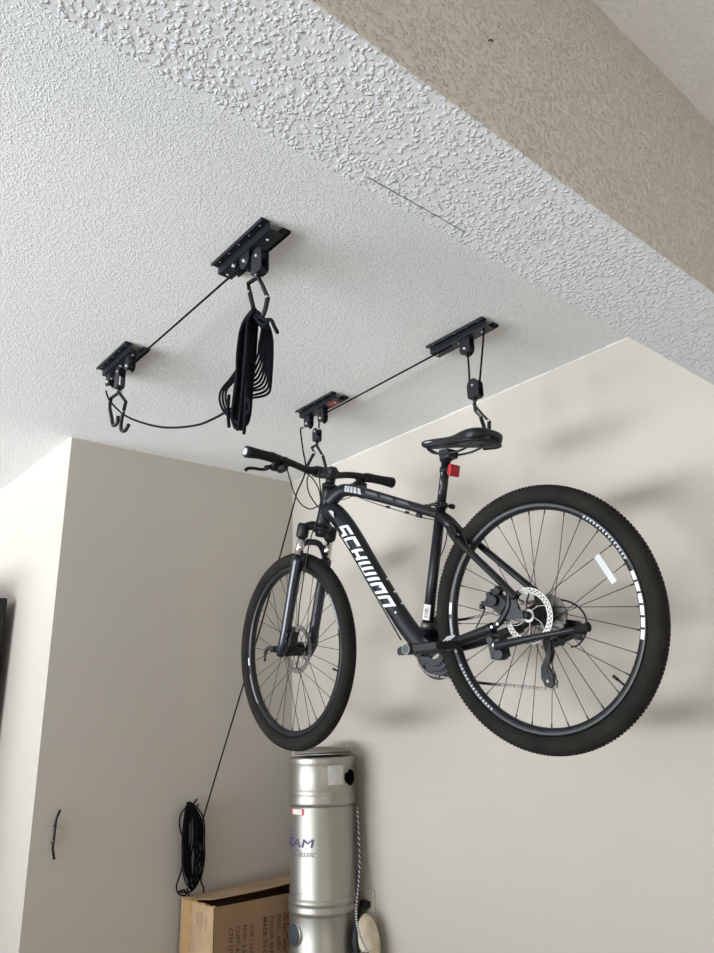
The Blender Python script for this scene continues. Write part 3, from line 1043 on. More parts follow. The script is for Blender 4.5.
# rear derailleur
mb = MB()
hang = Vector((-0.016, -0.070, -0.030))
mb.prism([(0.0, -0.068, 0.0), (-0.016, -0.068, 0.004), (-0.034, -0.068, -0.030), (-0.020, -0.068, -0.044), (-0.004, -0.068, -0.030)], (0, -0.006, 0))
mb.cyl(hang + Y3 * 0.004, hang - Y3 * 0.030, 0.015)
mb.prism([hang + Vector(p) for p in ((-0.004, -0.014, 0.014), (-0.038, -0.014, 0.006), (-0.056, -0.014, -0.010), (-0.050, -0.014, -0.034), (-0.020, -0.014, -0.020))], (0, -0.020, 0))
mb.tube([hang + Vector((-0.032, -0.024, -0.012)), DER1 + Vector((-0.004, -0.020, 0.012))], [0.017, 0.016], 4, flat=0.8, up=(0, 1, 0))
mb.tube([hang + Vector((-0.045, -0.012, -0.026)), DER1 + Vector((0.004, -0.006, -0.004))], [0.009, 0.010], 8)
mb.cyl(DER1 + Vector((0, 0.004, 0.010)), DER1 + Vector((0, -0.034, 0.010)), 0.019)
mb.tube(smooth_path([hang + Vector((-0.050, -0.022, -0.024)), hang + Vector((-0.066, -0.022, -0.018)), hang + Vector((-0.074, -0.022, -0.010))], 3), 0.006, 8)
mb.box(DER1 + Vector((-0.012, -0.024, 0.020)), (0.050, 0.024, 0.034), rotm(0, -0.5, 0))
mb.box(hang + Vector((-0.030, -0.012, -0.030)), (0.040, 0.020, 0.022), rotm(0, -0.4, 0))
der = mb.obj('rear_derailleur', M['black'], bike, bevel=0.0015)
for s in (0.008, -0.008):
    mb = MB()
    d = (DER2 - DER1)
    mb.prism([DER1 + Vector((0.012, s, 0.010)), DER1 + Vector((-0.012, s, 0.008)), DER1 + Vector((-0.008, s, -0.03)), DER2 + Vector((-0.008, s, 0.040)), DER2 + Vector((-0.019, s, 0.014)), DER2 + Vector((-0.018, s, -0.010)), DER2 + Vector((-0.004, s, -0.020)),
              DER2 + Vector((0.012, s, -0.012)), DER2 + Vector((0.020, s, 0.010)), DER2 + Vector((0.016, s, 0.038)), DER1 + Vector((0.010, s, -0.030))], (0, 0.0018, 0))
    mb.obj('derailleur_cage', M['black'], der)
for c in (DER1, DER2):
    mb = MB()
    for k in range(11):
        a = 2 * PI * k / 11
        d = Vector((math.cos(a), 0, math.sin(a)))
        mb.box(c + d * 0.017, (0.006, 0.004, 0.005), Matrix((d, Y3, d.cross(Y3))).transposed())
    mb.cyl(c - Y3 * 0.003, c + Y3 * 0.003, 0.0165)
    mb.cyl(c - Y3 * 0.011, c + Y3 * 0.011, 0.004)
    mb.obj('jockey_wheel', M['dull'] if c is DER2 else M['black'], der)

# rear caliper
mb = MB()
cx = L(499, 602, 0.054)
rt = rotm(0, -0.75, 0)
mb.box(cx, (0.066, 0.034, 0.044), rt)
mb.box(cx + Vector((-0.006, 0.006, 0.030)), (0.022, 0.02, 0.02), rt)
mb.cyl(cx + Vector((0.004, 0.014, 0.004)), cx + Vector((0.004, 0.030, 0.004)), 0.0165)
mb.cyl(cx + Vector((0.016, 0.014, 0.022)), cx + Vector((0.016, 0.026, 0.022)), 0.008)
mb.box(cx + Vector((0.030, 0.012, -0.004)), (0.046, 0.008, 0.012), rotm(0, -0.35, 0))
mb.cyl(cx + Vector((0.050, 0.012, 0.000)), cx + Vector((0.052, 0.012, -0.014)), 0.008)
mb.box(cx + Vector((-0.012, 0.004, -0.026)), (0.030, 0.012, 0.024), rt)
mb.obj('brake_caliper', M['black'], bike, bevel=0.002)
for p in ((492, 627), (498, 624)):
    q_ = L(p[0], p[1], 0.076)
    MB().cyl(q_, q_ + Y3 * 0.004, 0.0042, seg=12).obj('mount_bolt', M['zinc'], frame)

# kickstand
mb = MB()
k0 = L(496, 645, 0.085); k1 = L(575, 629.5, 0.090)
mb.box(k0 + Vector((0, -0.012, -0.010)), (0.040, 0.040, 0.050), rotm(0, 0.1, 0))
mb.cyl(k0 + Vector((0.012, -0.034, 0.014)), k0 + Vector((0.012, 0.012, 0.014)), 0.012)
mb.cyl(k0 + Vector((-0.010, -0.02, -0.026)), k0 + Vector((-0.010, 0.012, -0.026)), 0.016)
mb.tube([k0 + Vector((-0.005, 0.008, -0.004)), k0.lerp(k1, .5), k1], [0.0130, 0.0088, 0.0065], 12)
ks = mb.obj('kickstand', M['frame'], bike, bevel=0.002)
dd = (k1 - k0).normalized()
mb = MB().tube([k1 - dd * 0.004, k1 + dd * 0.012, k1 + dd * 0.026, k1 + dd * 0.038, k1 + dd * 0.042], [0.0068, 0.0078, 0.0100, 0.0128, 0.0108], 10, flat=0.7)
mb.obj('kickstand_foot', M['rubber'], ks)
MB().cyl(k0 + Vector((0.0, 0.008, 0.0)), k0 + Vector((0, 0.0125, 0.0)), 0.0045, seg=12).obj('kickstand_bolt', M['zinc'], ks)

# cables and hoses
def cable(px, name, r=0.0024, extra=None, m='black'):
    path = smooth_path([L(x, y, yl) for x, y, yl in px], 6)
    MB().tube(path, r, 8).obj(name, M[m], bike)
cable([(286, 464, .175), (289, 476, .14), (294, 492, .11), (301, 504, .08), (310, 509, .055), (317, 506.5, .035), (322, 503, .028)], 'brake_cable')
cable([(279, 465, .17), (290, 466, .15), (303, 471, .12), (313, 479, .08), (319, 490, .05), (320.5, 500, .032)], 'shift_cable')
cable([(309, 473, .09), (307, 482, .10), (309, 493, .09), (315, 503, .06), (322, 511, .04), (333, 524, .030), (341, 535, .029)], 'shift_cable')
cable([(326, 480, .03), (330, 474, .05), (320, 476, .07), (321, 498, .035), (318, 516, .04), (314, 528, .045), (309, 545, .055), (304, 575, .052), (299.5, 605, .05), (298, 626, .046)], 'brake_hose', 0.0022)
cable([(339, 534, .026), (353, 556, .026), (367, 581, .025), (385, 612, .025), (401, 640, .025)], 'shift_cable')
cable([(336, 501, .02), (345, 499, .018), (355, 496, .014), (365, 500, .008), (388, 507.5, .006), (408, 513.5, .005), (420, 517, .004), (434, 520, .004)], 'brake_cable', 0.0016)
for x, y in ((388, 507), (407, 512.5), (419, 515.5)):
    q_ = L(x, y, 0.004)
    MB().box(q_, (0.012 if x < 410 else 0.022, 0.012, 0.009 if x < 410 else 0.013), rotm(0, -0.4, 0)).obj('cable_guide', M['black'], frame, bevel=0.002)
cable([(446, 521, .016), (452, 522, .03), (458, 526, .045), (463, 533, .052), (470, 549, .056), (488, 572, .064), (500, 586, .062)], 'brake_hose')
cable([(445, 524, .018), (447, 530, .022), (446, 541, .022), (442, 553, .020), (438, 560, .018)], 'shift_cable', 0.0018)
cable([(485, 608, .062), (483, 614, .072), (479, 622, .080), (476, 628, .08)], 'brake_cable', 0.002)
cable([(530, 607, -.075), (551, 600, -.085), (562, 600, -.095), (574, 604, -.10), (583, 612, -.10), (587, 624, -.10), (585, 636, -.10), (578, 645, -.10), (571, 647, -.095)], 'shift_cable', 0.0026)


# ================================================================== CEILING HOISTS
def hoist_plate(c, length, label, housings, bolts_y, group='black steel hoist plates screwed to the ceiling', wdt=0.084, sticker=False):
    """hat section plate along Y screwed to the ceiling, with sheave housings (y offset, x offset, drop, width)"""
    t = thing('hoist_bracket', label, 'hoist bracket', (c[0], c[1], ZC), group)
    hl = length / 2
    mb = MB()
    for s in (1, -1):
        mb.box((s * (wdt / 2 - 0.011), 0, -0.003), (0.024, length, 0.004))
        mb.box((s * 0.0205, 0, -0.013), (0.003, length, 0.022))
        mb.box((s * (wdt / 2 - 0.001), 0, -0.006), (0.002, length, 0.008))
    mb.box((0, 0, -0.024), (0.044, length, 0.003))
    mb.obj('mounting_plate', M['blacksat'], t, bevel=0.0008)
    for y in bolts_y:
        MB().revolve((-0.033, y, -0.005), (0, 0, -1), [(0.0028, 0), (0.0024, 0.0015), (0.0005, 0.0022)], 10).obj('screw', M['zinc'], t)
    for y in bolts_y[::2]:
        MB().revolve((0.0, y + 0.012, -0.0255), (0, 0, -1), [(0.0042, 0), (0.0038, 0.002), (0.001, 0.003)], 12).obj('bolt', M['zinc'], t)
    for (hy, hx, drop, wd) in housings:
        mb = MB()
        for s in (1, -1):
            poly = [(hx + s * 0.010, hy - wd / 2, -0.022), (hx + s * 0.010, hy + wd / 2, -0.022)]
            for k in range(9):
                a = PI * k / 8
                poly.append((hx + s * 0.010, hy + wd / 2 * math.cos(a), -drop + wd / 2 - wd / 2 * math.sin(a)))
            mb.prism(poly, (s * 0.0025, 0, 0))
        hs = mb.obj('sheave_housing', M['blacksat'], t)
        cc = Vector((hx, hy, -drop + wd / 2))
        MB().revolve(cc, (1, 0, 0), [(0.006, -0.007), (wd / 2 - 0.002, -0.007), (wd / 2 - 0.006, -0.001), (wd / 2 - 0.006, 0.001), (wd / 2 - 0.002, 0.007), (0.006, 0.007)], 24, closed=True).obj('pulley_wheel', M['black'], hs)
        MB().cyl(cc + Vector((-0.0165, 0, 0)), cc + Vector((0.0165, 0, 0)), 0.0042, seg=12).obj('axle_bolt', M['zinc'], hs)
    if sticker:
        mb = MB().box((0.0, -0.075, -0.0262), (0.03, 0.05, 0.0006), rotm(0, 0, 0.15))
        mb.obj('warning_sticker', M['redsticker'], t, label='faded red warning sticker')
    return t


def strap(path, wdt=0.011, th=0.0035):
    return MB().tube(path, wdt / 2 * 1.3, 4, flat=th / wdt, up=None)


def hook_block(label, block_c, block_w, block_h, pivot, armL, armR, tipL, tipR, group='hinged pulley hooks hanging under the hoist brackets'):
    """pulley block with two hinged arms ending in dipped hooks; all world points"""
    t = thing('hook_block', label, 'pulley hook', block_c, group)
    o = Vector(block_c)
    mb = MB()
    for s in (1, -1):
        poly = []
        for k in range(9):
            a = PI * k / 8
            poly.append((s * 0.010, block_w / 2 * math.cos(a), block_h / 2 - block_w / 2 + block_w / 2 * math.sin(a)))
        poly += [(s * 0.010, -block_w / 2, -block_h / 2 + .006), (s * 0.010, -block_w / 2 + .006, -block_h / 2), (s * 0.010, block_w / 2 - .006, -block_h / 2), (s * 0.010, block_w / 2, -block_h / 2 + .006)]
        mb.prism(poly, (s * 0.0025, 0, 0))
    mb.box((0, 0, -block_h / 2 + 0.004), (0.02, block_w * .8, 0.006))
    bl = mb.obj('block_cheeks', M['blacksat'], t)
    r = block_w / 2
    cc = Vector((0, 0, block_h / 2 - r))
    MB().revolve(cc, (1, 0, 0), [(0.005, -0.007), (r - 0.002, -0.007), (r - 0.006, 0), (r - 0.002, 0.007), (0.005, 0.007)], 24, closed=True).obj('pulley_wheel', M['black'], bl)
    MB().cyl(cc - Vector((0.0145, 0, 0)), cc + Vector((0.0145, 0, 0)), 0.0035, seg=12).obj('axle_bolt', M['zinc'], bl)
    P = Vector(pivot) - o
    MB().cyl(P - Vector((0.010, 0, 0)), P + Vector((0.010, 0, 0)), 0.0042, seg=12).obj('pivot_bolt', M['zinc'], t)
    MB().tube([Vector((0, 0, -block_h / 2)), P], 0.006, 8).obj('swivel', M['blacksat'], t)
    for off, arm, tip in ((0.004, armL, tipL), (-0.004, armR, tipR)):
        pts = [P] + [Vector(a) - o for a in arm]
        pts = [p + Vector((off, 0, 0)) for p in pts]
        ao = MB().tube(pts, 0.0078, 4, flat=0.45, up=(1, 0, 0)).obj('hook_arm', M['blacksat'], t)
        e = pts[-1]
        MB().cyl(e - Vector((0.006, 0, 0)), e + Vector((0.006, 0, 0)), 0.0038, seg=10).obj('rivet', M['zinc'], ao)
        hp = smooth_path([e] + [Vector(a) - o + Vector((off, 0, 0)) for a in tip], 5)
        MB().tube(hp, 0.0062, 10).obj('hook', M['black'], t, label='rubber-dipped hook')
    return t


Wp = lambda x, y, X: tuple(W(x, y, X=X))
sc5 = [-0.10, -0.05, 0.0, 0.05, 0.10]
hoist_plate((1.709, 1.436), 0.250, 'black hoist bracket on the ceiling above the bicycle saddle', [(-0.020, 0, 0.084, 0.044)], sc5)
hoist_plate((1.676, 2.160), 0.242, 'black hoist bracket above the handlebar, near the wall corner',
            [(0.085, 0, 0.078, 0.034), (-0.008, 0, 0.086, 0.036)], sc5, sticker=True)
hoist_plate((0.896, 1.462), 0.256, 'largest black hoist bracket, with the rope coil hanging under it', [(0.0, -0.004, 0.072, 0.046), (0.06, 0, .045, .03)], sc5, wdt=0.09)
hoist_plate((0.890, 2.268), 0.246, 'leftmost black hoist bracket, its empty hooks pulled up tight', [(0.092, 0, 0.075, 0.034), (-0.07, 0, 0.078, 0.034)], sc5, wdt=0.088)

XA = 1.69
hook_block('black pulley block whose hooks hold the bicycle saddle', W(475, 389, X=XA), 0.046, 0.066, W(474, 404, X=XA),
           [W(474.5, 411, X=XA), W(480, 417, X=XA + .01)], [W(483.5, 415, X=XA), W(490, 421.5, X=XA)],
           [W(483, 426, X=XA), W(486, 434, X=XA), W(490, 437, X=XA - .01)], [W(490, 428, X=XA), W(490.5, 436, X=XA), W(494, 439, X=XA - .01)])
XB = 1.675
hook_block('small black pulley block whose hooks hold the handlebar beside the stem', W(317, 435, X=XB), 0.030, 0.056, W(316.5, 444, X=XB),
           [W(311, 447.5, X=XB), W(313.5, 452.5, X=XB - .01)], [W(323.5, 456, X=XB + .01)],
           [W(310, 459, X=XB), W(307, 465, X=XB - .02)], [W(325, 461, X=XB + .01), W(327, 469, X=XB + .02)])
XC = 0.892
hook_block('black pulley block with open hooks carrying the big hanging rope coil', W(260, 262, X=XC), 0.046, 0.075, W(258.2, 275.5, X=XC),
           [W(247, 283, X=XC), W(248.5, 292, X=XC)], [W(264, 286, X=XC), W(269, 298, X=XC)],
           [W(251, 303, X=XC), W(253.5, 312, X=XC), W(259, 316, X=XC)], [W(266.5, 310, X=XC), W(262, 319, X=XC), W(256, 316, X=XC)])
hook_block('black pulley block with two empty hooks below the leftmost bracket', W(120, 378, X=0.89), 0.036, 0.080, W(119, 391.5, X=0.89),
           [W(110, 398, X=0.89), W(108.5, 407, X=0.89)], [W(127, 402, X=0.89), W(124.5, 412, X=0.89)],
           [W(110.5, 417, X=.89), W(112, 425, X=.89), W(116, 423, X=.89), W(117, 416, X=.89)],
           [W(122.5, 422, X=.89), W(122.5, 430, X=.89), W(126, 431, X=.89), W(130, 425, X=.89)])

# ---- ropes
RR = 0.0032
def rope(name, pts, parent, r=RR, n=6, m='rope'):
    return MB().tube(smooth_path(pts, n), r, 8).obj(name, M[m], parent)

t = thing('hoist_rope', 'black rope running over the bicycle pulleys down to a coil on the wall', 'rope', (XA, 1.40, ZC - 0.07), 'black hoist ropes')
def rp(pts): return [Vector(p) - Vector(t.location) for p in pts]
rope('fall_line', rp([W(484.5, 322, X=1.70), W(482, 355, X=XA), W(479.5, 384, X=XA)]), t)
rope('fall_line', rp([W(467.5, 352, X=XA), W(469, 370, X=XA), W(469.5, 386, X=XA)]), t)
rope('ceiling_line', rp([W(452, 345.5, X=1.70), W(325, 413.5, X=1.698)]), t, n=1)
rope('fall_line', rp([W(319, 416, X=XB), W(319, 428, X=XB)]), t)
barpt = BMW @ S(barp(0.055, 0.022, 0.004))
rope('fall_line', rp([W(303, 428, X=XB), W(300.5, 430, X=XB), W(303, 450, X=XB), barpt, W(297, 492, Y=2.40)]), t, n=4)
rope('fall_line', rp([W(297, 492, Y=2.40), W(262, 622, Y=2.62), W(219, 765, Y=2.88), W(201, 826, Y=3.03)]), t, n=3)
YC = 3.045
random.seed(21)
mb = MB()
def pl(pts, YY): return [W(x, y, Y=YY) - t.location for x, y in pts]
for k in range(13):
    j = lambda s: random.uniform(-s, s)
    yy = YC - 0.024 + 0.0035 * k
    xl, xr = 184.5 + j(1.5) + k * 0.35, 194 + j(2) + k * 0.55
    top, bot = 804 + j(2), 886 + j(4)
    mb.tube(smooth_path(pl([(189 + j(2), top), (xr + 1, top + 14), (xr + 2 + j(1), 842 + j(5)), (xr + 2.5 + j(2), 868 + j(4)), (191 + j(4), bot), (xl + 1 + j(1.5), 872), (xl - 1 + j(1), 842), (xl + 1, top + 12)], yy), 5, closed=True), RR * 0.95, 8, closed=True)
for k in range(8):
    j = lambda q: random.uniform(-q, q)
    x0 = 186 + k * 1.7
    mb.tube(smooth_path(pl([(190 + j(1.5), 805 + j(1)), (x0, 816), (x0 + j(1), 838), (x0 - 0.6 + j(1.5), 858 + j(4)), (188.5 + k * .9, 879 + j(4))], YC - 0.02 + 0.003 * k), 5), RR, 8)
mb.tube(smooth_path(pl([(192, 803), (182, 812), (179.5, 824), (182, 835), (186, 842)], YC - .01), 5), RR, 8)
mb.tube(smooth_path(pl([(186, 850), (181, 872), (176.5, 886), (179, 894), (186, 895), (184, 890), (179, 892), (190, 892), (196, 886)], YC - .01), 5), RR, 8)
mb.tube(smooth_path(pl([(200, 850), (203, 866), (201, 880), (203.5, 888), (203, 894), (196, 897), (189, 896), (187, 888)], YC - .014), 5), RR, 8)
mb.tube(smooth_path(pl([(201, 826), (202, 845), (200, 862)], YC - .012), 5), RR, 8)
mb.tube(smooth_path(pl([(190, 806), (194, 803), (197, 799)], YC - .012), 4), RR * 1.15, 8)
mb.obj('rope_coil', M['rope'], t, label='long narrow coil of black rope hanging on the wall')
# wall hook under the coil
hk = W(192, 806, Y=3.066)
mb = MB().tube(smooth_path([hk, hk + Vector((0, -0.02, -0.004)), hk + Vector((0, -0.045, -0.004)), hk + Vector((0, -0.052, 0.012))], 4), 0.0035, 8)
tag(mb.obj('wall_hook', M['blacksat']), 'small black wall hook holding the narrow rope coil above the box', 'hook')

# left hoist rope and its coil
t = thing('hoist_rope', 'black rope between the two left hoist brackets, bundled in a hanging coil', 'rope', (XC, 1.46, ZC - 0.07), 'black hoist ropes')
rope('ceiling_line', rp([W(240, 268, X=0.892), W(232, 275, X=0.892), W(190, 312, X=0.892), W(150, 347, X=0.89), W(136, 358, X=0.89)]), t, n=3)
rope('sagging_line', rp([W(106, 391, X=0.885), W(110, 401, X=0.885), W(123, 414, X=0.885), W(140, 422, X=0.885), W(165, 427.5, X=0.885), W(195, 425.5, X=0.885), W(215, 418, X=0.885), W(232, 408, X=0.885)]), t)
mb = MB()
def px(pts, X): return [W(x, y, X=X) - t.location for x, y in pts]
random.seed(5)
for k in range(12):                          # the tight front bundle
    X = XC - 0.022 + 0.004 * k
    a = k * 1.0
    j = lambda s: random.uniform(-s, s)
    xl, xr = 236.5 + a * 0.5, 241 + a * 0.85
    mb.tube(smooth_path(px([(254 + j(1), 309 + j(1)), (xr + 6 + j(1), 322), (xr + 4.5 + j(1), 350), (xr + 1.5 + j(1), 385), (xr - 2 + j(1), 418 + j(3)), (238 + j(3), 426 + j(4)), (xl - 5 + j(1), 416), (xl - 1 + j(1), 385), (xl + 2 + j(1), 350), (xl + 6 + j(1), 325)], X), 5, closed=True), 0.0040, 8, closed=True)
for k in range(9):                           # slack loops fanning right
    X = XC + 0.012 + 0.004 * k
    j = lambda s: random.uniform(-s, s)
    m_ = k / 8
    xr = 258 + 13.5 * m_
    yb = 372 + 26 * m_
    mb.tube(smooth_path(px([(258, 312 + j(1)), (262 + 6 * m_, 325 + j(1)), (xr + 1, 345 + j(2)), (xr + j(.6), yb - 18), (xr - 4 - 2 * (1 - m_), yb - 4), (250, yb + 1 + j(1)), (243, yb + 4), (243, 370), (251 + j(1), 340), (256, 322)], X), 5, closed=True), 0.0032, 8, closed=True)
for k in range(3):                           # loops fanning left
    mb.tube(smooth_path(px([(240, 365 + k * 3), (231 + k, 378 + k * 2), (222 + 2.5 * k, 389), (219.5 + 3 * k, 398), (222 + 3 * k, 408), (227 + 2 * k, 415), (236, 420)], XC - .01 + .005 * k), 5), 0.0032, 8)
mb.tube(smooth_path(px([(246, 372), (246, 395), (245, 418), (244, 434)], XC - .015), 5), 0.0045, 8)
mb.tube(smooth_path(px([(246, 398), (250, 404), (249, 411), (245, 414)], XC - .015), 5), 0.0042, 8)
mb.tube(smooth_path(px([(229, 395), (228, 412), (229, 427)], XC - .015), 5), 0.0045, 8)
mb.tube(smooth_path(px([(264, 320), (271, 320), (274, 326), (277.5, 332.5)], XC - .01), 5), 0.0048, 8)
for k in range(4):                           # wraps round the neck
    mb.tube(smooth_path(px([(253 + k, 314 + k * 2), (262, 318 + k * 1.5), (268, 322 + k), (262, 324 + k)], XC - .012 + .008 * k), 5, closed=True), 0.0036, 8, closed=True)
mb.obj('rope_coil', M['rope'], t, label='thick bundle of black rope slung on the open hooks')

# ================================================================== WALL CLEAT
t = thing('cord_cleat', 'small bent black cord cleat screwed to the shaded closet wall at left', 'cleat', W(54, 836, Y=3.08))
mb = MB()
YB = 3.078
pts = [W(60, 810, Y=YB - .012), W(56.3, 819, Y=YB), W(55.2, 826, Y=YB + .004), W(53.3, 843, Y=YB + .004), W(52.6, 849, Y=YB), W(54.3, 859.5, Y=YB - .012)]
mb.tube([p - t.location for p in pts], 0.0052, 8, flat=0.8)
mb.obj('cleat_body', M['blacksat'], t)
for x, y in ((55.4, 826), (53.2, 843)):
    q_ = W(x, y, Y=YB) - t.location
    MB().cyl(q_, q_ + Vector((0, 0.022, 0)), 0.0035, seg=10).obj('cleat_post', M['blacksat'], t)
q_ = W(53.3, 841.5, Y=YB - 0.004) - t.location
MB().cyl(q_, q_ + Vector((0, 0.004, 0)), 0.0042, seg=10).obj('screw', M['dull'], t)

# ================================================================== CENTRAL VACUUM CANISTER
CX, CY = 2.028, 2.638
CR = 0.1375
van = thing('vacuum_canister', 'tall silver central vacuum canister mounted on the wall below the front wheel', 'vacuum cleaner', (CX, CY, H - 0.95))
Zl = lambda z: z + 0.95                        # camera-relative height -> local
mb = MB()
prof = [(0.118, Zl(-0.93)), (0.132, Zl(-0.90)), (0.137, Zl(-0.845))]
mb.revolve((0, 0, 0), (0, 0, 1), prof, 64)
mb.obj('canister_base', M['canbase'], van)
mb = MB()
prof = [(0.1365, Zl(-0.845)), (0.1365, Zl(-0.835)), (0.1335, Zl(-0.828)), (0.1335, Zl(-0.705)), (0.1345, Zl(-0.700)), (0.1385, Zl(-0.694)), (0.1390, Zl(-0.684)), (0.1360, Zl(-0.676)), (0.1360, Zl(-0.666)),
        (0.1395, Zl(-0.660)), (0.1375, Zl(-0.650)), (0.1335, Zl(-0.644)), (0.1325, Zl(-0.640)), (0.1325, Zl(-0.330)), (0.1300, Zl(-0.322)), (0.1300, Zl(-0.310))]
mb.revolve((0, 0, 0), (0, 0, 1), prof, 96)
mb.obj('canister_body', M['can'], van)
mb = MB()
prof = [(0.1315, Zl(-0.316)), (0.1375, Zl(-0.313)), (0.1380, Zl(-0.300)), (0.1365, Zl(-0.290)), (0.1365, Zl(-0.272)), (0.1385, Zl(-0.266)), (0.1365, Zl(-0.258)), (0.1345, Zl(-0.25)), (0.1345, Zl(-0.165)), (0.1365, Zl(-0.158)), (0.1380, Zl(-0.150)),
        (0.1385, Zl(-0.138)), (0.1375, Zl(-0.131)), (0.1340, Zl(-0.131)), (0.1335, Zl(-0.150))]
mb.revolve((0, 0, 0), (0, 0, 1), prof, 96)
lid = mb.obj('motor_housing', M['can'], van)
MB().revolve((0, 0, Zl(-0.150)), (0, 0, 1), [(0.133, 0), (0.133, 0.004), (0.10, 0.010)], 64).obj('top_recess', M['candark'], lid)
mb = MB().revolve((0.010, 0.012, Zl(-0.118)), (0.02, 0.05, 1), [(0.118, -0.003), (0.121, 0.000), (0.117, 0.006), (0.095, 0.015), (0.05, 0.023), (0.0, 0.025)], 64)
mb.obj('top_cover', M['lidtop'], lid)
TH0 = math.atan2(-CY, -CX)
def on_can(phi, z, lift=0.0008, r=CR):
    a = TH0 + phi
    return Vector(((r + lift) * math.cos(a), (r + lift) * math.sin(a), Zl(z)))
def can_patch(p0, p1, z0, z1, m, name, r, lab=None, par=van, lift=0.0008):
    mb = MB()
    n = 8
    for k in range(n):
        a, b = p0 + (p1 - p0) * k / n, p0 + (p1 - p0) * (k + 1) / n
        mb.add([on_can(a, z0, lift, r), on_can(b, z0, lift, r), on_can(b, z1, lift, r), on_can(a, z1, lift, r)], [(0, 1, 2, 3)], smooth=True)
    return mb.obj(name, m, par, label=lab)
def asn(px_): return math.asin(max(-1, min(1, (px_ - 322.3) / 33.6)))
can_patch(asn(328), asn(344), -0.235, -0.163, M['label'], 'rating_label', 0.1345, 'pale printed rating label', lid)
rl = can_patch(asn(291), asn(304), -0.345, -0.322 + 0.000, M['redlabel'], 'tag_label', 0.1325, 'small white label with red ends', van)
can_patch(asn(292.4), asn(302), -0.3435, -0.3235, M['sticker'], 'label_face', 0.1325, 'white middle of the small label', rl, lift=0.0014)
# side port
def can_disc(phi, z, rad, m, name, r, par, depth=0.004, lab=None, seg=28, dome=0.0):
    c = on_can(phi, z, 0.0, r)
    ax = Vector((c.x, c.y, 0)).normalized()
    mb = MB().revolve(c, ax, [(rad, -0.02), (rad, depth), (rad * .9, depth + 0.001 + dome * .5), (0.001, depth + 0.0015 + dome)], seg)
    return mb.obj(name, m, par, label=lab)
can_disc(asn(351), -0.211, 0.034, M['can'], 'exhaust_collar', 0.1345, lid, 0.003)
can_disc(asn(350.5), -0.211, 0.031, M['candark'], 'exhaust_port', 0.1345, lid, 0.0045, 'exhaust opening, its inner shade painted as a round black disc')
can_disc(asn(295), -0.764, 0.041, M['can'], 'inlet_collar', 0.1335, van, 0.003)
can_disc(asn(295), -0.764, 0.036, M['cap'], 'inlet_cap', 0.1335, van, 0.007, 'dark slate inlet cap low on the canister')
# printing
def can_text(txt, size, phi0, z, m, name, shear=0.0, bold=0.0, r=0.1325, lift=0.0012, spacing=1.0, par=van, xs=1.0):
    V, F = text_tris(txt, size, shear, 'LEFT', bold, spacing)
    V2 = [on_can(phi0 + v.x * xs / r, z + v.y, lift, r) for v in V]
    mb = MB().add(V2, F)
    return mb.obj(name, m, par)
z_ = lambda y: -0.132 - (y - 757) * 0.00361
can_text('BEAM', 0.044, asn(290.2) - 0.40, z_(848), M['purple'], 'brand_lettering', shear=0.15, bold=0.0, xs=1.68)
can_text('BEAM', 0.044, asn(290.2) - 0.388, z_(848), M['purple'], 'brand_lettering', shear=0.15, bold=0.0, xs=1.68, lift=0.0013)
can_text('Classic', 0.034, asn(293), z_(857), M['greyink'], 'script_lettering', shear=0.5, bold=0.0002, xs=1.15)
mb = MB()
for k in range(12):
    a0, a1 = asn(297) + (asn(318) - asn(297)) * k / 12, asn(297) + (asn(318) - asn(297)) * (k + 1) / 12
    h = lambda s: z_(852) + (z_(836.5) - z_(852)) * (s ** 0.7)
    s0, s1 = k / 12, (k + 1) / 12
    mb.add([on_can(a0, h(s0), .0011, .1325), on_can(a1, h(s1), .0011, .1325), on_can(a1, h(s1) + .004 * (1 - s1), .0011, .1325), on_can(a0, h(s0) + .004 * (1 - s0), .0011, .1325)], [(0, 1, 2, 3)])
mb.obj('swoosh', M['greyink'], van)
can_text('Beam', 0.016, asn(291), z_(896.5), M['greyink'], 'small_print', shear=0.3)
mb = MB()
for (x, y, w2, h2) in ((297, 893, 1.6, 1.8), (300, 891.5, 1.8, 1.8), (299, 895, 1.5, 1.5)):
    a0, a1 = asn(x), asn(x + w2)
    mb.add([on_can(a0, z_(y + h2), .0011, .1325), on_can(a1, z_(y + h2), .0011, .1325), on_can((a0 + a1) / 2 + .02, z_(y), .0011, .1325)], [(0, 1, 2)])
mb.obj('small_emblem', M['greyink'], van)
for k in range(4):
    can_patch(asn(289.4), asn(291.6), z_(829 + k * 3.6), z_(830.4 + k * 3.6), M['greyink'], 'small_print', 0.1325)
for k in (-1, 1):                              # wall bracket behind
    pass
mb = MB().box((0.130, 0.02, Zl(-0.50)), (0.026, 0.06, 0.44))
mb.obj('wall_bracket', M['canbase'], van)

# outlet, plug, cord, hose pad
op = W(368, 914, X=XW)
t = thing('wall_outlet', 'ivory wall outlet plate half hidden behind the silver canister', 'outlet', (XW, op.y - 0.004, op.z))
MB().box((-0.004, 0, 0.005), (0.008, 0.085, 0.17)).obj('outlet_plate', M['plate'], t, bevel=0.002)
MB().box((-0.009, 0.0, 0.035), (0.004, 0.034, 0.028)).obj('socket', M['plate'], t, bevel=0.002)
MB().box((-0.009, 0.0, -0.035), (0.004, 0.034, 0.028)).obj('socket', M['plate'], t, bevel=0.002)
t2 = W(365, 904, X=XW - 0.025)
pg = thing('power_cord', 'black power cord plugged into the ivory wall outlet', 'cord', t2)
MB().box((0.0, 0, 0), (0.030, 0.034, 0.024), rotm(0.2, 0, 0)).obj('plug', M['black'], pg, bevel=0.004)
pth = [Vector((-0.014, 0, -0.004)), W(360, 912, X=XW - .05) - t2, W(353, 924, X=XW - .07) - t2, W(348, 938, X=XW - .08) - t2, W(345, 960, X=XW - .08) - t2, W(346, 985, X=XW - .08) - t2]
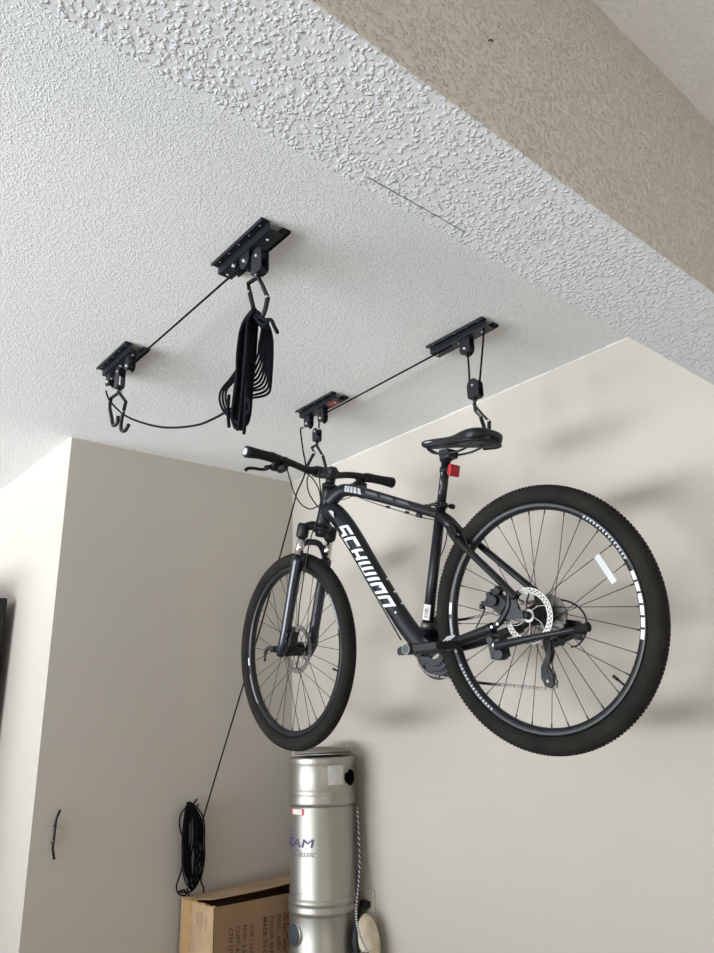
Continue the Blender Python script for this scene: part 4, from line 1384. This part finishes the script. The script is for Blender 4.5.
MB().tube(smooth_path(pth, 6), 0.0045, 8).obj('cord_line', M['black'], pg)
# twisted black and white cord
pts = [W(357, 806, X=2.125), W(358.5, 830, X=2.125), W(359.5, 860, X=2.12), W(358.5, 885, X=2.10), W(356.5, 905, X=2.075), W(356.5, 920, X=2.05), W(359, 932, X=2.04), W(363.5, 944, X=2.035), W(369, 956, X=2.03), W(376, 975, X=2.03)]
path = smooth_path(pts, 26)
t = thing('twisted_cord', 'black and white twisted cord hanging down beside the silver canister', 'cord', pts[0])
for ph, m in ((0, 'white'), (PI, 'black')):
    hp = []
    for i, p in enumerate(path):
        a = i * 1.25 + ph
        hp.append(p - pts[0] + Vector((0.0024 * math.cos(a), 0.0024 * math.sin(a), 0)))
    MB().tube(hp, 0.0025, 6).obj('cord_strand', M[m], t, label=('white' if m == 'white' else 'black') + ' strand of the twisted cord')
pc = W(369, 940, X=2.10)
t = thing('hose_pad', 'rounded beige padded hose end hanging below the wall outlet', 'hose end', pc)
mb = MB().ellipsoid((0, 0, 0), (0.045, 0.036, 0.088), rotm(-0.24, 0, 0), 28, 18)
mb.obj('pad_body', M['pad'], t)
mb = MB().ellipsoid((-0.016, 0.030, -0.012), (0.040, 0.026, 0.080), rotm(-0.1, 0, 0), 20, 14)
mb.obj('pad_backing', M['black'], t)
mb = MB().tube(smooth_path([(-0.044, 0.002, -0.022), (-0.048, -0.012, -0.030), (-0.030, -0.034, -0.026)], 4), 0.0018, 6)
mb.obj('pad_seam', M['ink'], t)

# ================================================================== CARDBOARD BOX
X0, X1, Y0, Y1, BT0 = 1.620, 2.120, 2.780, 3.050, H - 0.655
bx = thing('cardboard_box', 'tall open cardboard box with brown printed text standing by the canister', 'box', (X0, Y0, 0))
lx, ly, hz = X1 - X0, Y1 - Y0, BT0
mb = MB()
th = 0.005
mb.box((lx / 2, th / 2, hz / 2), (lx, th, hz))
mb.box((lx / 2, ly - th / 2, hz / 2), (lx, th, hz))
mb.box((lx - th / 2, ly / 2, hz / 2), (th, ly - 2 * th, hz))
mb.box((lx / 2, ly / 2, th / 2), (lx, ly, th))
mb.obj('box_walls', M['card'], bx)
mb = MB().box((th / 2, ly / 2, hz / 2), (th, ly - .0001, hz))
side = mb.obj('box_end', M['cardlit'], bx, label='lit end panel, light painted into its paler colour, with worn tape')
MB().box((-0.0006, ly * 0.80, hz * 0.52), (0.0008, 0.062, hz * 0.95), rotm(0.02, 0, 0)).obj('packing_tape', M['tape'], side, label='strip of glossy brown tape')
for k, (yy, zz, hh) in enumerate(((0.12, hz - 0.050, 0.050), (0.105, hz - 0.058, 0.066), (0.09, hz - 0.05, 0.052), (0.06, hz - 0.062, 0.06), (0.132, hz - 0.054, 0.04))):
    MB().box((-0.0005, yy, zz), (0.0006, 0.005, hh)).obj('worn_print', M['smudge'], side)
# flaps: back flap raised, front flap folded down inside, torn corner
mb = MB()
mb.prism([(0.0, ly, hz), (lx, ly, hz + 0.010), (lx, 0.045, hz + 0.032), (0.25, 0.07, hz + 0.016), (0.06, 0.10, hz + 0.008), (0.02, 0.17, hz + 0.003)], (0, 0.001, 0.004))
mb.obj('back_flap', M['cardlit'], bx)
mb = MB()
mb.prism([(0.004, 0.004, hz - 0.001), (lx, 0.004, hz - 0.001), (lx, 0.11, hz - 0.07), (0.02, 0.12, hz - 0.05)], (0, 0.001, 0.004))
mb.obj('front_flap', M['card'], bx)
mb = MB()
for k in range(9):
    mb.box((0.004, 0.012 + k * 0.024, hz + 0.0015), (0.012, 0.016, 0.005 if k % 3 else 0.010), rotm(0, 0.2 * (k % 2), 0))
mb.obj('torn_edge', M['tape'], bx, label='torn corrugated edge')
# printing: text turned to run downwards
def box_text(txt, size, xx, ztop, m, bold=0.0, par=bx):
    V, F = text_tris(txt, size, 0, 'LEFT', bold)
    V2 = [(xx + v.y, -0.0009, ztop - v.x) for v in V]
    return MB().add(V2, F).obj('printed_text', m, par)
zt = hz - 0.075
for txt, xpx, size in (('CTN QTY: 1 PC', 229, .024), ("CUFT: 4.3'", 236, .024), ('N.W.: 6.5 KGS', 243, .024), ('G.W.: 12.5 KGS', 250, .024), ('MADE IN CHINA', 263, .026), ('COLOR: BLK', 270, .024), ('DESC.: ASSY', 277, .024), ('PO NO.: 3825', 283, .022)):
    q_ = W(xpx, 932, Y=Y0)
    box_text(txt, size, q_.x - X0, zt + (0.0 if xpx < 255 else 0.012), M['cardink'], 0.0004)
q_ = W(287, 926, Y=Y0)
box_text('CTC', 0.052, q_.x - X0, zt + 0.022, M['cardred'], 0.001)
V, F = text_tris('C', 0.03, 0, 'LEFT', 0.001)
MB().add([(-0.0008, 0.105 - v.x, hz - 0.190 + v.y) for v in V], F).obj('printed_text', M['cardred'], side, label='red printed letter')

# dark cabinet whose edge shows at the far left
cp_ = W(4.0, 640, Y=3.60)
cp_.x = min(cp_.x, 0.985)
top_ = W(6.5, 600, Y=3.66).z
t = thing('storage_cabinet', 'dark tall cabinet, only its edge visible at the left border', 'cabinet', (cp_.x - 0.315, 3.90, 0))
MB().box((0, 0.0, top_ / 2), (0.62, 0.60, top_)).obj('cabinet_body', M['black'], t, bevel=0.006)
for sx in (-1, 1):
    MB().box((sx * 0.152, -0.309, top_ / 2), (0.296, 0.016, top_ - 0.04)).obj('cabinet_door', M['black'], t, bevel=0.003)
